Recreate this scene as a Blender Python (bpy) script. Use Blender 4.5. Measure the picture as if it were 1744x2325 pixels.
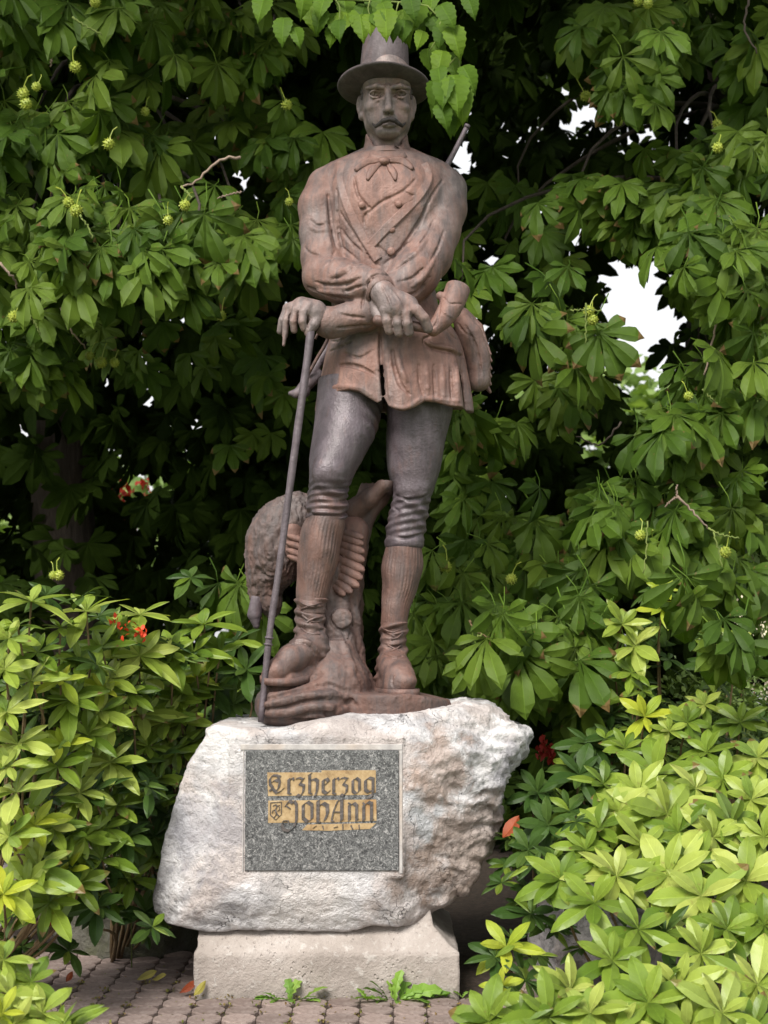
import bpy, math, random
import numpy as np
from mathutils import Vector, Matrix
from math import radians, sin, cos, pi, atan2, sqrt

for o in list(bpy.data.objects):
    bpy.data.objects.remove(o, do_unlink=True)
scene = bpy.context.scene
COL = scene.collection
random.seed(7)
rng = np.random.default_rng(7)

# ---------------------------------------------------------------- camera
FOC = 3400.0                      # focal length in photo pixels (photo 1744 x 2325)
PITCH = math.atan2(1455 - 1162.5, FOC)
CAM = np.array([0.0, -6.5, 1.41])
cam_data = bpy.data.cameras.new('camera')
cam = bpy.data.objects.new('camera', cam_data)
COL.objects.link(cam)
cam.location = CAM
cam.rotation_euler = (pi / 2 + PITCH, 0, 0)
cam_data.sensor_fit = 'VERTICAL'
cam_data.sensor_height = 24.0
cam_data.lens = FOC / 2325.0 * 24.0
cam_data.clip_start = 0.05
cam_data.clip_end = 600.0
scene.camera = cam
cam_data.dof.use_dof = True
cam_data.dof.focus_distance = 6.25
cam_data.dof.aperture_fstop = 2.6

# ---------------------------------------------------------------- overcast sky and soft sun
SUN_EL, SUN_AZ = radians(46), radians(205)       # compass-style azimuth, light comes from behind the camera, a bit left
world = bpy.data.worlds.new("World")
scene.world = world
world.use_nodes = True
wt = world.node_tree
wt.nodes.clear()
w_out = wt.nodes.new('ShaderNodeOutputWorld')
w_bg = wt.nodes.new('ShaderNodeBackground')
w_sky = wt.nodes.new('ShaderNodeTexSky')
w_sky.sky_type = 'NISHITA'
w_sky.sun_disc = False
w_sky.sun_elevation = SUN_EL
w_sky.sun_rotation = SUN_AZ
w_sky.air_density = 1.4
w_sky.dust_density = 4.0
w_hs = wt.nodes.new('ShaderNodeHueSaturation')
w_hs.inputs['Saturation'].default_value = 0.30
w_mix = wt.nodes.new('ShaderNodeMix')
w_mix.data_type = 'RGBA'
w_mix.inputs['Factor'].default_value = 0.55
w_mix.inputs['B'].default_value = (9.5, 9.5, 9.5, 1)
wt.links.new(w_sky.outputs['Color'], w_hs.inputs['Color'])
wt.links.new(w_hs.outputs['Color'], w_mix.inputs['A'])
wt.links.new(w_mix.outputs['Result'], w_bg.inputs['Color'])
w_bg.inputs['Strength'].default_value = 0.044
wt.links.new(w_bg.outputs['Background'], w_out.inputs['Surface'])
sun_d = bpy.data.lights.new('sun', 'SUN')
sun_d.energy = 1.5
sun_d.angle = radians(24)
sun_d.color = (1.0, 0.95, 0.88)
sun = bpy.data.objects.new('sun', sun_d)
COL.objects.link(sun)
# direction towards the sun (azimuth measured from +Y towards +X)
sd = Vector((sin(SUN_AZ) * cos(SUN_EL), cos(SUN_AZ) * cos(SUN_EL), sin(SUN_EL)))
sun.rotation_euler = sd.to_track_quat('Z', 'Y').to_euler()
sun.location = (0, -6, 8)

scene.render.engine = 'CYCLES'
scene.view_settings.view_transform = 'Standard'
scene.view_settings.look = 'None'
scene.view_settings.exposure = 1.78
scene.view_settings.gamma = 1.0
scene.view_settings.use_curve_mapping = False
scene.cycles.max_bounces = 4
scene.cycles.diffuse_bounces = 2
scene.cycles.transmission_bounces = 2
scene.cycles.transparent_max_bounces = 4

# ---------------------------------------------------------------- measuring helper: photo pixel + depth plane -> point
cP, sP = cos(PITCH), sin(PITCH)
def T(px, py, y):
    u = (px - 872.0) / FOC
    v = (1162.5 - py) / FOC
    d = np.array([u, cP - v * sP, sP + v * cP])
    t = (y - CAM[1]) / d[1]
    return CAM + d * t
def ppm(y):
    return FOC / (y - CAM[1])
def V(p): return Vector((float(p[0]), float(p[1]), float(p[2])))

# ---------------------------------------------------------------- object helpers
def props(o, label=None, cat=None, group=None, kind=None):
    if label: o['label'] = label
    if cat: o['category'] = cat
    if group: o['group'] = group
    if kind: o['kind'] = kind
    return o
def empty(name, loc, label=None, cat=None, group=None, kind=None):
    o = bpy.data.objects.new(name, None)
    o.empty_display_size = 0.1
    COL.objects.link(o)
    o.location = loc
    return props(o, label, cat, group, kind)
def mesh_np(name, verts, faces, smooth=True, mat=None, uv=None, attr=None):
    """verts (N,3); faces (M,k) array or list of tuples"""
    me = bpy.data.meshes.new(name)
    verts = np.asarray(verts, dtype=np.float32)
    if isinstance(faces, np.ndarray):
        k = faces.shape[1]
        n = faces.shape[0]
        me.vertices.add(len(verts))
        me.vertices.foreach_set('co', verts.ravel())
        me.loops.add(n * k)
        me.loops.foreach_set('vertex_index', faces.astype(np.int32).ravel())
        me.polygons.add(n)
        me.polygons.foreach_set('loop_start', np.arange(0, n * k, k, dtype=np.int32))
        me.polygons.foreach_set('loop_total', np.full(n, k, dtype=np.int32))
        me.update(calc_edges=True)
    else:
        me.from_pydata([tuple(map(float, v)) for v in verts], [], [tuple(int(i) for i in f) for f in faces])
        me.update()
    if uv is not None:
        l = me.uv_layers.new(name='UVMap')
        li = np.empty(len(me.loops), dtype=np.int32)
        me.loops.foreach_get('vertex_index', li)
        l.data.foreach_set('uv', np.asarray(uv, dtype=np.float32)[li].ravel())
    if attr is not None:
        a = me.attributes.new('rnd', 'FLOAT', 'POINT')
        a.data.foreach_set('value', np.asarray(attr, dtype=np.float32))
    if smooth:
        me.polygons.foreach_set('use_smooth', np.ones(len(me.polygons), dtype=bool))
    if mat: me.materials.append(mat)
    return me
def link(name, me, parent=None, loc=None):
    o = bpy.data.objects.new(name, me)
    COL.objects.link(o)
    if parent is not None: o.parent = parent
    if loc is not None: o.location = loc
    return o
def part(name, verts, faces, mat, parent, smooth=True, uv=None, attr=None):
    """world-space verts; object origin sits at the parent's origin"""
    off = np.array(parent.location) if parent is not None and parent.parent is None else (
        np.array(parent.parent.location) if parent is not None else np.zeros(3))
    me = mesh_np(name, np.asarray(verts, dtype=float) - off, faces, smooth, mat, uv, attr)
    return link(name, me, parent)

# ---------------------------------------------------------------- numpy noise
def _hash(ix, iy, iz, seed):
    h = (ix * 374761393 + iy * 668265263 + iz * 2147483647 + seed * 974634777) & 0xFFFFFFFF
    h = ((h ^ (h >> 13)) * 1274126177) & 0xFFFFFFFF
    h = (h ^ (h >> 16)) & 0xFFFFFFFF
    return h.astype(np.float64) / 4294967295.0
def vnoise(P, seed=0):
    P = np.asarray(P, dtype=np.float64)
    I = np.floor(P).astype(np.int64)
    F = P - I
    F = F * F * (3 - 2 * F)
    I = I + 100000
    out = 0
    for dx in (0, 1):
        wx = F[:, 0] if dx else 1 - F[:, 0]
        for dy in (0, 1):
            wy = F[:, 1] if dy else 1 - F[:, 1]
            for dz in (0, 1):
                wz = F[:, 2] if dz else 1 - F[:, 2]
                out = out + _hash(I[:, 0] + dx, I[:, 1] + dy, I[:, 2] + dz, seed) * wx * wy * wz
    return out * 2 - 1
def fbm(P, oct=4, seed=0, gain=0.5, ridged=False):
    a, s, tot = 1.0, 0.0, 0.0
    P = np.asarray(P, dtype=np.float64)
    for i in range(oct):
        n = vnoise(P, seed + i * 17)
        if ridged: n = 1 - 2 * np.abs(n)
        s = s + a * n
        tot += a
        a *= gain
        P = P * 2.03 + 11.3
    return s / tot

# ---------------------------------------------------------------- signed-distance sculpting
def smin(a, b, k):
    if k <= 0: return np.minimum(a, b)
    h = np.clip(0.5 + 0.5 * (b - a) / k, 0, 1)
    return b + (a - b) * h - k * h * (1 - h)
def smax(a, b, k): return -smin(-a, -b, k)
def herm(x, xs, ys):
    """smooth cubic interpolation, xs increasing"""
    xs = np.asarray(xs, float); ys = np.asarray(ys, float)
    dx = np.diff(xs); s = np.diff(ys) / dx
    m = np.zeros_like(ys)
    m[0], m[-1] = s[0], s[-1]
    for i in range(1, len(xs) - 1):
        m[i] = 0 if s[i - 1] * s[i] <= 0 else 2 * s[i - 1] * s[i] / (s[i - 1] + s[i])
    x = np.clip(x, xs[0], xs[-1])
    i = np.clip(np.searchsorted(xs, x) - 1, 0, len(xs) - 2)
    h = dx[i]; t = (x - xs[i]) / h
    return ((2*t**3 - 3*t**2 + 1) * ys[i] + (t**3 - 2*t**2 + t) * h * m[i]
            + (-2*t**3 + 3*t**2) * ys[i+1] + (t**3 - t**2) * h * m[i+1])
class Field:
    def __init__(s, lo, hi, vox):
        s.lo = np.array(lo, float); s.vox = vox
        n = np.ceil((np.array(hi) - s.lo) / vox).astype(int) + 1
        s.ax = [s.lo[i] + np.arange(n[i]) * vox for i in range(3)]
        s.v = np.full(n, 1.0, dtype=np.float32)
    def box(s, lo, hi):
        sl = []
        for i in range(3):
            a = int(max(0, math.floor((lo[i] - s.lo[i]) / s.vox)))
            b = int(min(len(s.ax[i]), math.ceil((hi[i] - s.lo[i]) / s.vox) + 1))
            if b <= a: return None
            sl.append(slice(a, b))
        X = s.ax[0][sl[0]][:, None, None]; Y = s.ax[1][sl[1]][None, :, None]; Z = s.ax[2][sl[2]][None, None, :]
        return tuple(sl), X, Y, Z
    def put(s, fn, lo, hi, k=0.0, op='add', pad=None):
        p = (k + 3 * s.vox) if pad is None else pad
        r = s.box(np.array(lo) - p, np.array(hi) + p)
        if r is None: return
        sl, X, Y, Z = r
        d = fn(X, Y, Z)
        if op == 'add': s.v[sl] = smin(s.v[sl], d, k)
        elif op == 'sub': s.v[sl] = smax(s.v[sl], -d, k)
        elif op == 'and': s.v[sl] = smax(s.v[sl], d, k)
    def ell(s, c, r, k=0.0, op='add', rot=None):
        c = np.asarray(c, float); r = np.asarray(r, float)
        R = np.array(rot.to_3x3()) if rot is not None else None
        m = r.max() if R is not None else r
        def fn(X, Y, Z):
            x, y, z = X - c[0], Y - c[1], Z - c[2]
            if R is not None:
                x, y, z = (R[0,0]*x + R[1,0]*y + R[2,0]*z, R[0,1]*x + R[1,1]*y + R[2,1]*z, R[0,2]*x + R[1,2]*y + R[2,2]*z)
            q = np.sqrt((x/r[0])**2 + (y/r[1])**2 + (z/r[2])**2)
            return (q - 1) * r.min()
        s.put(fn, c - m, c + m, k, op)
    def cap(s, a, b, ra, rb, k=0.0, op='add'):
        a = np.asarray(a, float); b = np.asarray(b, float)
        ba = b - a; L2 = max(float(ba @ ba), 1e-12)
        R = max(ra, rb)
        def fn(X, Y, Z):
            x, y, z = X - a[0], Y - a[1], Z - a[2]
            h = np.clip((x*ba[0] + y*ba[1] + z*ba[2]) / L2, 0, 1)
            return np.sqrt((x-h*ba[0])**2 + (y-h*ba[1])**2 + (z-h*ba[2])**2) - (ra + (rb-ra)*h)
        s.put(fn, np.minimum(a, b) - R, np.maximum(a, b) + R, k, op)
    def chain(s, pts, rs, k=0.0, op='add', k2=None):
        """capsules along a polyline; the pieces are joined first by a plain union"""
        for i in range(len(pts) - 1):
            s.cap(pts[i], pts[i+1], rs[i], rs[i+1], k if (i == 0 or k2 is None) else k2, op)
    def loft(s, rows, k=0.0, op='add', mod=None, cap_k=0.01, p=2.0):
        """rows: (z, cx, cy, rx, ry) sorted by z"""
        rows = sorted(rows, key=lambda r: r[0])
        A = np.array(rows, float)
        z0, z1 = A[0,0], A[-1,0]
        mx = A[:,3].max() * 1.1 + 0.02; my = A[:,4].max() * 1.1 + 0.02
        lo = np.array([A[:,1].min() - mx, A[:,2].min() - my, z0]); hi = np.array([A[:,1].max() + mx, A[:,2].max() + my, z1])
        def fn(X, Y, Z):
            zz = Z.ravel()
            cx = herm(zz, A[:,0], A[:,1])[None,None,:]; cy = herm(zz, A[:,0], A[:,2])[None,None,:]
            rx = herm(zz, A[:,0], A[:,3])[None,None,:]; ry = herm(zz, A[:,0], A[:,4])[None,None,:]
            x, y = (X - cx) / rx, (Y - cy) / ry
            q = (np.abs(x)**p + np.abs(y)**p)**(1.0/p)
            d = (q - 1) * np.minimum(rx, ry)
            if mod is not None:
                d = d - mod(X, Y, Z, np.arctan2(x, -y))
            return smax(smax(d, Z - z1, cap_k), z0 - Z, cap_k)
        s.put(fn, lo, hi, k, op)
    def ray(s, px, py, y0=-0.7, y1=0.6):
        ys = np.arange(y0, y1, s.vox * 0.4)
        a = T(px, py, y0); b = T(px, py, y1)
        t = (ys - y0) / (y1 - y0)
        P = a[None] + (b - a)[None] * t[:, None]
        I = np.round((P - s.lo) / s.vox).astype(int)
        n = np.array(s.v.shape)
        ok = np.all((I >= 0) & (I < n), axis=1)
        I = np.clip(I, 0, n - 1)
        v = s.v[I[:,0], I[:,1], I[:,2]]
        hit = np.where(ok & (v < 0))[0]
        if len(hit) == 0: return None
        return P[hit[0]]
    def surf(s, pts, off=0.0, n=None):
        """photo-pixel polyline -> points on the sculpted surface"""
        pts = np.array(pts, float)
        out = []
        seg = np.linalg.norm(np.diff(pts, axis=0), axis=1)
        c = np.concatenate([[0], np.cumsum(seg)])
        m = n or max(2, int(c[-1] / 6))
        for t in np.linspace(0, c[-1], m):
            x = herm(np.array([t]), c, pts[:,0])[0]; y = herm(np.array([t]), c, pts[:,1])[0]
            h = s.ray(x, y)
            if h is not None: out.append(h + np.array([0, off, 0]))
        return out
    def line(s, pts, r, k=0.006, op='sub', off=0.0, taper=True):
        q = s.surf(pts, off)
        n = len(q)
        if n < 2: return
        rr = [r * (0.35 + 0.65 * sin(pi * min(1, max(0, (i + 0.5) / n)))**0.6) if taper else r for i in range(n)]
        for i in range(n - 1):
            if np.linalg.norm(q[i] - q[i+1]) < 0.06: s.cap(q[i], q[i+1], rr[i], rr[i+1], k, op)
    def mesh(s):
        v = s.v; vox = s.vox
        S = v < 0
        n = np.array(v.shape)
        c = np.zeros(n - 1, dtype=np.uint8)
        for dx in (0,1):
            for dy in (0,1):
                for dz in (0,1):
                    c += S[dx:n[0]-1+dx, dy:n[1]-1+dy, dz:n[2]-1+dz]
        act = (c > 0) & (c < 8)
        I, J, K = np.nonzero(act)
        idx = np.full(n - 1, -1, dtype=np.int32)
        idx[I, J, K] = np.arange(len(I))
        cor = [(dx,dy,dz) for dx in (0,1) for dy in (0,1) for dz in (0,1)]
        vals = {o: v[I+o[0], J+o[1], K+o[2]].astype(np.float64) for o in cor}
        pos = np.zeros((len(I), 3)); cnt = np.zeros(len(I))
        for a in cor:
            for ax in range(3):
                if a[ax] == 0:
                    b = list(a); b[ax] = 1; b = tuple(b)
                    va, vb = vals[a], vals[b]
                    m = (va < 0) != (vb < 0)
                    t = np.where(m, va / np.where(m, va - vb, 1), 0)
                    p = np.array(a, float)[None] * np.ones((len(I), 1)); p[:, ax] = t
                    pos += p * m[:, None]; cnt += m
        pos = pos / cnt[:, None]
        P = (pos + np.stack([I, J, K], 1)) * vox + s.lo
        F = []
        for ax in range(3):
            b, c2 = [(1,2), (2,0), (0,1)][ax]
            A = [slice(None)] * 3; B = [slice(None)] * 3
            A[ax] = slice(0, -1); B[ax] = slice(1, None)
            sa, sb = S[tuple(A)], S[tuple(B)]
            e = np.argwhere(sa != sb)
            e = e[(e[:, b] >= 1) & (e[:, c2] >= 1) & (e[:, b] < n[b]-1) & (e[:, c2] < n[c2]-1)]
            flip = sa[e[:,0], e[:,1], e[:,2]]
            def cell(db, dc):
                q = e.copy(); q[:, b] += db; q[:, c2] += dc
                return idx[q[:,0], q[:,1], q[:,2]]
            q = np.stack([cell(-1,-1), cell(0,-1), cell(0,0), cell(-1,0)], 1)
            q[~flip] = q[~flip][:, ::-1]
            F.append(q)
        F = np.concatenate(F)
        F = F[(F >= 0).all(axis=1)]
        return P, F

# ---------------------------------------------------------------- sweeps
def bez(pts, n):
    """smooth curve through points, n samples"""
    pts = np.array(pts, float)
    c = np.concatenate([[0], np.cumsum(np.linalg.norm(np.diff(pts, axis=0), axis=1) + 1e-9)])
    t = np.linspace(0, c[-1], n)
    return np.stack([herm(t, c, pts[:, i]) for i in range(pts.shape[1])], 1)
def tube_geo(P, R, seg=8, squash=1.0, v0=0):
    P = np.array(P, float); n = len(P)
    R = np.full(n, R) if np.isscalar(R) else np.array(R, float)
    tg = np.gradient(P, axis=0); tg /= np.linalg.norm(tg, axis=1)[:, None] + 1e-12
    up = np.array([0, 0, 1.0]) if abs(tg[0][2]) < 0.9 else np.array([0, 1.0, 0])
    V_, F_ = [], []
    a = np.cross(tg[0], up); a /= np.linalg.norm(a)
    for i in range(n):
        a = a - tg[i] * (a @ tg[i]); a /= np.linalg.norm(a)
        b = np.cross(tg[i], a)
        for j in range(seg):
            th = 2 * pi * j / seg
            V_.append(P[i] + R[i] * (cos(th) * a + squash * sin(th) * b))
    for i in range(n - 1):
        for j in range(seg):
            j2 = (j + 1) % seg
            F_.append((v0 + i*seg+j, v0 + i*seg+j2, v0 + (i+1)*seg+j2, v0 + (i+1)*seg+j))
    F_.append(tuple(v0 + j for j in range(seg))[::-1])
    F_.append(tuple(v0 + (n-1)*seg + j for j in range(seg)))
    return V_, F_
def tubes(name, specs, mat, parent, smooth=True):
    Vs, Fs = [], []
    for P, R, seg in specs:
        v, f = tube_geo(P, R, seg, 1.0, len(Vs))
        Vs += v; Fs += f
    return part(name, np.array(Vs), Fs, mat, parent, smooth)
# ================================================================ materials
def new_mat(name):
    m = bpy.data.materials.new(name); m.use_nodes = True
    nt = m.node_tree; nt.nodes.clear()
    out = nt.nodes.new('ShaderNodeOutputMaterial')
    b = nt.nodes.new('ShaderNodeBsdfPrincipled')
    nt.links.new(b.outputs[0], out.inputs['Surface'])
    return m, nt, b, out
def nd(nt, t, **kw):
    n = nt.nodes.new(t)
    for k, v in kw.items():
        if k in n.inputs: n.inputs[k].default_value = v
        else: setattr(n, k, v)
    return n
def coord(nt, kind='Object'):
    return nt.nodes.new('ShaderNodeTexCoord').outputs[kind]
def noise(nt, vec, scale, detail=4, rough=0.5, dist=0.0):
    n = nd(nt, 'ShaderNodeTexNoise', Scale=scale, Detail=detail, Roughness=rough, Distortion=dist)
    nt.links.new(vec, n.inputs['Vector'])
    return n.outputs['Fac']
def ramp(nt, fac, stops):
    r = nt.nodes.new('ShaderNodeValToRGB')
    e = r.color_ramp.elements
    while len(e) < len(stops): e.new(0.5)
    for i, (p, c) in enumerate(stops):
        e[i].position = p
        e[i].color = (c, c, c, 1) if np.isscalar(c) else (*c, 1)
    nt.links.new(fac, r.inputs['Fac'])
    return r.outputs['Color']
def mixc(nt, fac, a, b, mode='MIX'):
    m = nt.nodes.new('ShaderNodeMix'); m.data_type = 'RGBA'; m.blend_type = mode
    for sock, v in (('Factor', fac), ('A', a), ('B', b)):
        s = m.inputs[sock]
        if hasattr(v, 'default_value') or hasattr(v, 'is_linked'): nt.links.new(v, s)
        elif sock == 'Factor': s.default_value = v
        else: s.default_value = (*v, 1)
    return m.outputs['Result']
def math_(nt, op, a, b=0.0):
    m = nt.nodes.new('ShaderNodeMath'); m.operation = op
    for i, v in enumerate((a, b)):
        if hasattr(v, 'is_linked'): nt.links.new(v, m.inputs[i])
        else: m.inputs[i].default_value = v
    return m.outputs[0]
def bump(nt, b, height, strength, dist):
    n = nd(nt, 'ShaderNodeBump', Strength=strength, Distance=dist)
    nt.links.new(height, n.inputs['Height'])
    nt.links.new(n.outputs[0], b.inputs['Normal'])
    return n

def bronze(name, rust, tint=1.0, rough=0.5, spots=(), cool=0.0):
    """weathered bronze: grey-mauve patina with a pinkish-brown rusty bloom; rust = 0..1 share of the bloom"""
    m, nt, b, out = new_mat(name)
    v = coord(nt)
    n1 = noise(nt, v, 3.2, 5, 0.6, 0.6)
    n2 = noise(nt, v, 14, 5, 0.65, 0.3)
    n3 = noise(nt, v, 90, 3, 0.6)
    mp = nd(nt, 'ShaderNodeMapping'); mp.inputs['Scale'].default_value = (9, 9, 1.3)
    nt.links.new(v, mp.inputs['Vector'])
    st = noise(nt, mp.outputs[0], 3.0, 4, 0.6, 0.4)
    grey = ramp(nt, n2, [(0.25, (0.072*tint, 0.056*tint, 0.054*tint)), (0.55, (0.135*tint, 0.110*tint, 0.106*tint)), (0.8, (0.20*tint, 0.172*tint, 0.166*tint))])
    if cool: grey = mixc(nt, 1.0, grey, (0.97, 0.97, 1.0 + cool), 'MULTIPLY')
    red = ramp(nt, n2, [(0.2, (0.095*tint, 0.050*tint, 0.040*tint)), (0.55, (0.19*tint, 0.104*tint, 0.083*tint)), (0.85, (0.26*tint, 0.155*tint, 0.125*tint))])
    f = math_(nt, 'ADD', math_(nt, 'MULTIPLY', n1, 0.65), math_(nt, 'MULTIPLY', st, 0.35))
    for (px, py, y, r, w) in spots:             # places where the patina is redder (w > 0) or greyer (w < 0)
        c = T(px, py, y) - np.array([T(800, 1625, 0.0)[0], 0, T(800, 1625, 0.0)[2]])
        vd = nd(nt, 'ShaderNodeVectorMath'); vd.operation = 'DISTANCE'; vd.inputs[1].default_value = tuple(c)
        nt.links.new(v, vd.inputs[0])
        g = ramp(nt, math_(nt, 'DIVIDE', vd.outputs['Value'], r / ppm(0)), [(0.35, 1.0), (1.0, 0.0)])
        f = math_(nt, 'ADD', f, math_(nt, 'MULTIPLY', g, w))
    c0 = 0.64 - 0.32 * rust
    fac = ramp(nt, f, [(max(0.0, c0 - 0.12), 0.04), (c0 + 0.12, 1.0)])
    col = mixc(nt, fac, grey, red)
    dark = ramp(nt, st, [(0.36, 1.0), (0.5, 0.0)])
    col = mixc(nt, math_(nt, 'MULTIPLY', dark, 0.35), col, (0.05, 0.042, 0.045))
    nt.links.new(col, b.inputs['Base Color'])
    b.inputs['Metallic'].default_value = 0.12
    rr = ramp(nt, n1, [(0.3, rough - 0.02), (0.7, rough + 0.18)])
    nt.links.new(rr, b.inputs['Roughness'])
    b.inputs['Specular IOR Level'].default_value = 0.5
    drip = nd(nt, 'ShaderNodeMapping'); drip.inputs['Scale'].default_value = (38, 38, 2.2)
    nt.links.new(v, drip.inputs['Vector'])
    dn = noise(nt, drip.outputs[0], 1.0, 4, 0.7, 0.2)
    bump(nt, b, math_(nt, 'ADD', math_(nt, 'ADD', n3, math_(nt, 'MULTIPLY', n2, 1.8)), math_(nt, 'MULTIPLY', dn, 0.5)), 0.5, 0.005)
    ds = ramp(nt, dn, [(0.36, 0.7), (0.46, 0.0)])
    col2 = mixc(nt, math_(nt, 'MULTIPLY', ds, 0.40), col, (0.045*tint, 0.04*tint, 0.042*tint))
    lt = ramp(nt, dn, [(0.60, 0.0), (0.74, 0.22)])
    col2 = mixc(nt, lt, col2, (0.30*tint, 0.275*tint, 0.26*tint))
    nt.links.new(col2, b.inputs['Base Color'])
    return m
M = {}
M['hat'] = bronze('bronze_hat', 0.0, 0.75, 0.6, (), 0.08)
M['skin'] = bronze('bronze_skin', 0.12, 1.45, 0.5, [(915, 250, -0.12, 60, 0.2)])
M['coat'] = bronze('bronze_coat', 0.46, 1.15, 0.55, [(870, 430, -0.15, 110, 0.22), (980, 850, -0.15, 130, 0.22), (770, 860, -0.15, 70, 0.2), (960, 600, -0.15, 80, 0.12), (800, 760, -0.15, 70, -0.16), (720, 560, -0.05, 70, -0.12), (900, 790, -0.2, 50, -0.15), (1040, 420, 0.0, 70, -0.12)])
M['face'] = bronze('bronze_face', 0.08, 1.6, 0.5, [(912, 262, -0.12, 40, 0.05)])
M['vest'] = bronze('bronze_vest', 0.9, 1.15, 0.55)
M['breeches'] = bronze('bronze_breeches', -0.05, 0.82, 0.38, [(745, 1150, -0.18, 60, 0.35), (830, 960, -0.1, 50, 0.25)], 0.16)
M['boots'] = bronze('bronze_boots', 0.6, 0.85, 0.5)
M['sock'] = bronze('bronze_stocking', 0.6, 0.88, 0.55)
M['cane'] = bronze('bronze_cane', -0.1, 0.85, 0.5, (), 0.16)
M['bird'] = bronze('bronze_fur', 0.35, 0.75, 0.65)
M['wing'] = bronze('bronze_wing', 0.9, 0.95, 0.6)
M['stump'] = bronze('bronze_stump', 0.55, 0.75, 0.6)
M['dark'] = bronze('bronze_dark', 0.1, 0.22, 0.6)
# ================================================================ setting: ground, pavement, plinth, boulder, plaque
def simple(name, col, rough=0.8, spec=0.3):
    m, nt, b, out = new_mat(name)
    b.inputs['Base Color'].default_value = (*col, 1); b.inputs['Roughness'].default_value = rough
    b.inputs['Specular IOR Level'].default_value = spec
    return m
def rock_mat(name, light, mid, dark, warm, scale=1.0, bs=0.6, warm_amt=0.5, spots=()):
    m, nt, b, out = new_mat(name)
    v = coord(nt)
    big = noise(nt, v, 2.6*scale, 5, 0.6, 0.8)
    med = noise(nt, v, 9*scale, 6, 0.7, 0.5)
    fine = noise(nt, v, 45*scale, 5, 0.7, 0.2)
    vor = nd(nt, 'ShaderNodeTexVoronoi', Scale=7*scale); vor.feature = 'DISTANCE_TO_EDGE'
    dv = nd(nt, 'ShaderNodeVectorMath'); dv.operation = 'ADD'
    sn = nd(nt, 'ShaderNodeTexNoise', Scale=6*scale, Detail=5); nt.links.new(v, sn.inputs['Vector'])
    sc = nd(nt, 'ShaderNodeVectorMath'); sc.operation = 'SCALE'; sc.inputs['Scale'].default_value = 0.35 / scale
    nt.links.new(sn.outputs['Color'], sc.inputs[0])
    nt.links.new(v, dv.inputs[0]); nt.links.new(sc.outputs[0], dv.inputs[1]); nt.links.new(dv.outputs[0], vor.inputs['Vector'])
    base = ramp(nt, med, [(0.28, dark), (0.45, mid), (0.62, light)])
    base = mixc(nt, math_(nt, 'MULTIPLY', ramp(nt, big, [(0.47, 0.0), (0.6, 1.0)]), warm_amt), base, warm)
    speck = ramp(nt, fine, [(0.30, 0.0), (0.40, 1.0)])
    base = mixc(nt, speck, tuple(c * 0.38 for c in mid), base)
    crack = ramp(nt, vor.outputs['Distance'], [(0.0, 1.0), (0.012, 0.0)])
    cm = math_(nt, 'MULTIPLY', crack, ramp(nt, noise(nt, v, 4*scale, 3), [(0.46, 0.0), (0.56, 0.9)]))
    base = mixc(nt, cm, base, tuple(c * 0.35 for c in dark))
    for (px, py, y, r, c_, amt) in spots:
        c = T(px, py, y) - np.array([0, 0, float(zt2_)]) + 0.175
        vd = nd(nt, 'ShaderNodeVectorMath'); vd.operation = 'DISTANCE'; vd.inputs[1].default_value = tuple(c)
        nt.links.new(dv.outputs[0], vd.inputs[0])
        g = ramp(nt, math_(nt, 'ADD', math_(nt, 'DIVIDE', vd.outputs['Value'], r / ppm(0) * 1.0), math_(nt, 'MULTIPLY', math_(nt, 'SUBTRACT', med, 0.5), 2.2)), [(0.55, amt), (1.15, 0.0)])
        base = mixc(nt, g, base, c_)
    nt.links.new(base, b.inputs['Base Color'])
    b.inputs['Roughness'].default_value = 0.88; b.inputs['Specular IOR Level'].default_value = 0.25
    h = math_(nt, 'ADD', math_(nt, 'MULTIPLY', med, 0.9), math_(nt, 'MULTIPLY', fine, 0.75))
    h = math_(nt, 'SUBTRACT', h, math_(nt, 'MULTIPLY', cm, 0.5))
    bump(nt, b, h, bs, 0.03)
    return m
zt2_ = T(740, 2102, -0.36)[2]
M['boulder'] = rock_mat('limestone', (0.66, 0.645, 0.65), (0.42, 0.41, 0.42), (0.16, 0.157, 0.165), (0.46, 0.37, 0.325), 1.0, 0.8, 0.5,
    [(1080, 1930, -0.3, 150, (0.30, 0.225, 0.18), 0.65), (1000, 1750, -0.4, 90, (0.42, 0.30, 0.24), 0.6), (985, 2000, -0.45, 90, (0.27, 0.20, 0.16), 0.6), (975, 1850, -0.45, 55, (0.52, 0.55, 0.58), 0.7),
     (365, 2020, -0.3, 75, (0.11, 0.105, 0.10), 0.8), (470, 1880, -0.42, 110, (0.34, 0.335, 0.365), 0.6), (500, 1690, -0.4, 80, (0.72, 0.71, 0.71), 0.6), (1130, 1665, -0.25, 55, (0.78, 0.77, 0.78), 0.7), (700, 2050, -0.47, 120, (0.66, 0.64, 0.62), 0.5),
     (1150, 1740, -0.25, 45, (0.28, 0.27, 0.30), 0.6), (620, 2020, -0.47, 40, (0.24, 0.235, 0.24), 0.5), (760, 1650, -0.42, 90, (0.30, 0.27, 0.26), 0.4)])
M['rock'] = rock_mat('grey_rock', (0.36, 0.34, 0.34), (0.22, 0.21, 0.21), (0.08, 0.08, 0.075), (0.24, 0.18, 0.14), 1.3, 0.7, 0.4)
M['rock_dark'] = rock_mat('mossy_rock', (0.16, 0.155, 0.13), (0.10, 0.095, 0.075), (0.04, 0.04, 0.03), (0.10, 0.11, 0.05), 1.6, 0.7, 0.5)

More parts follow.
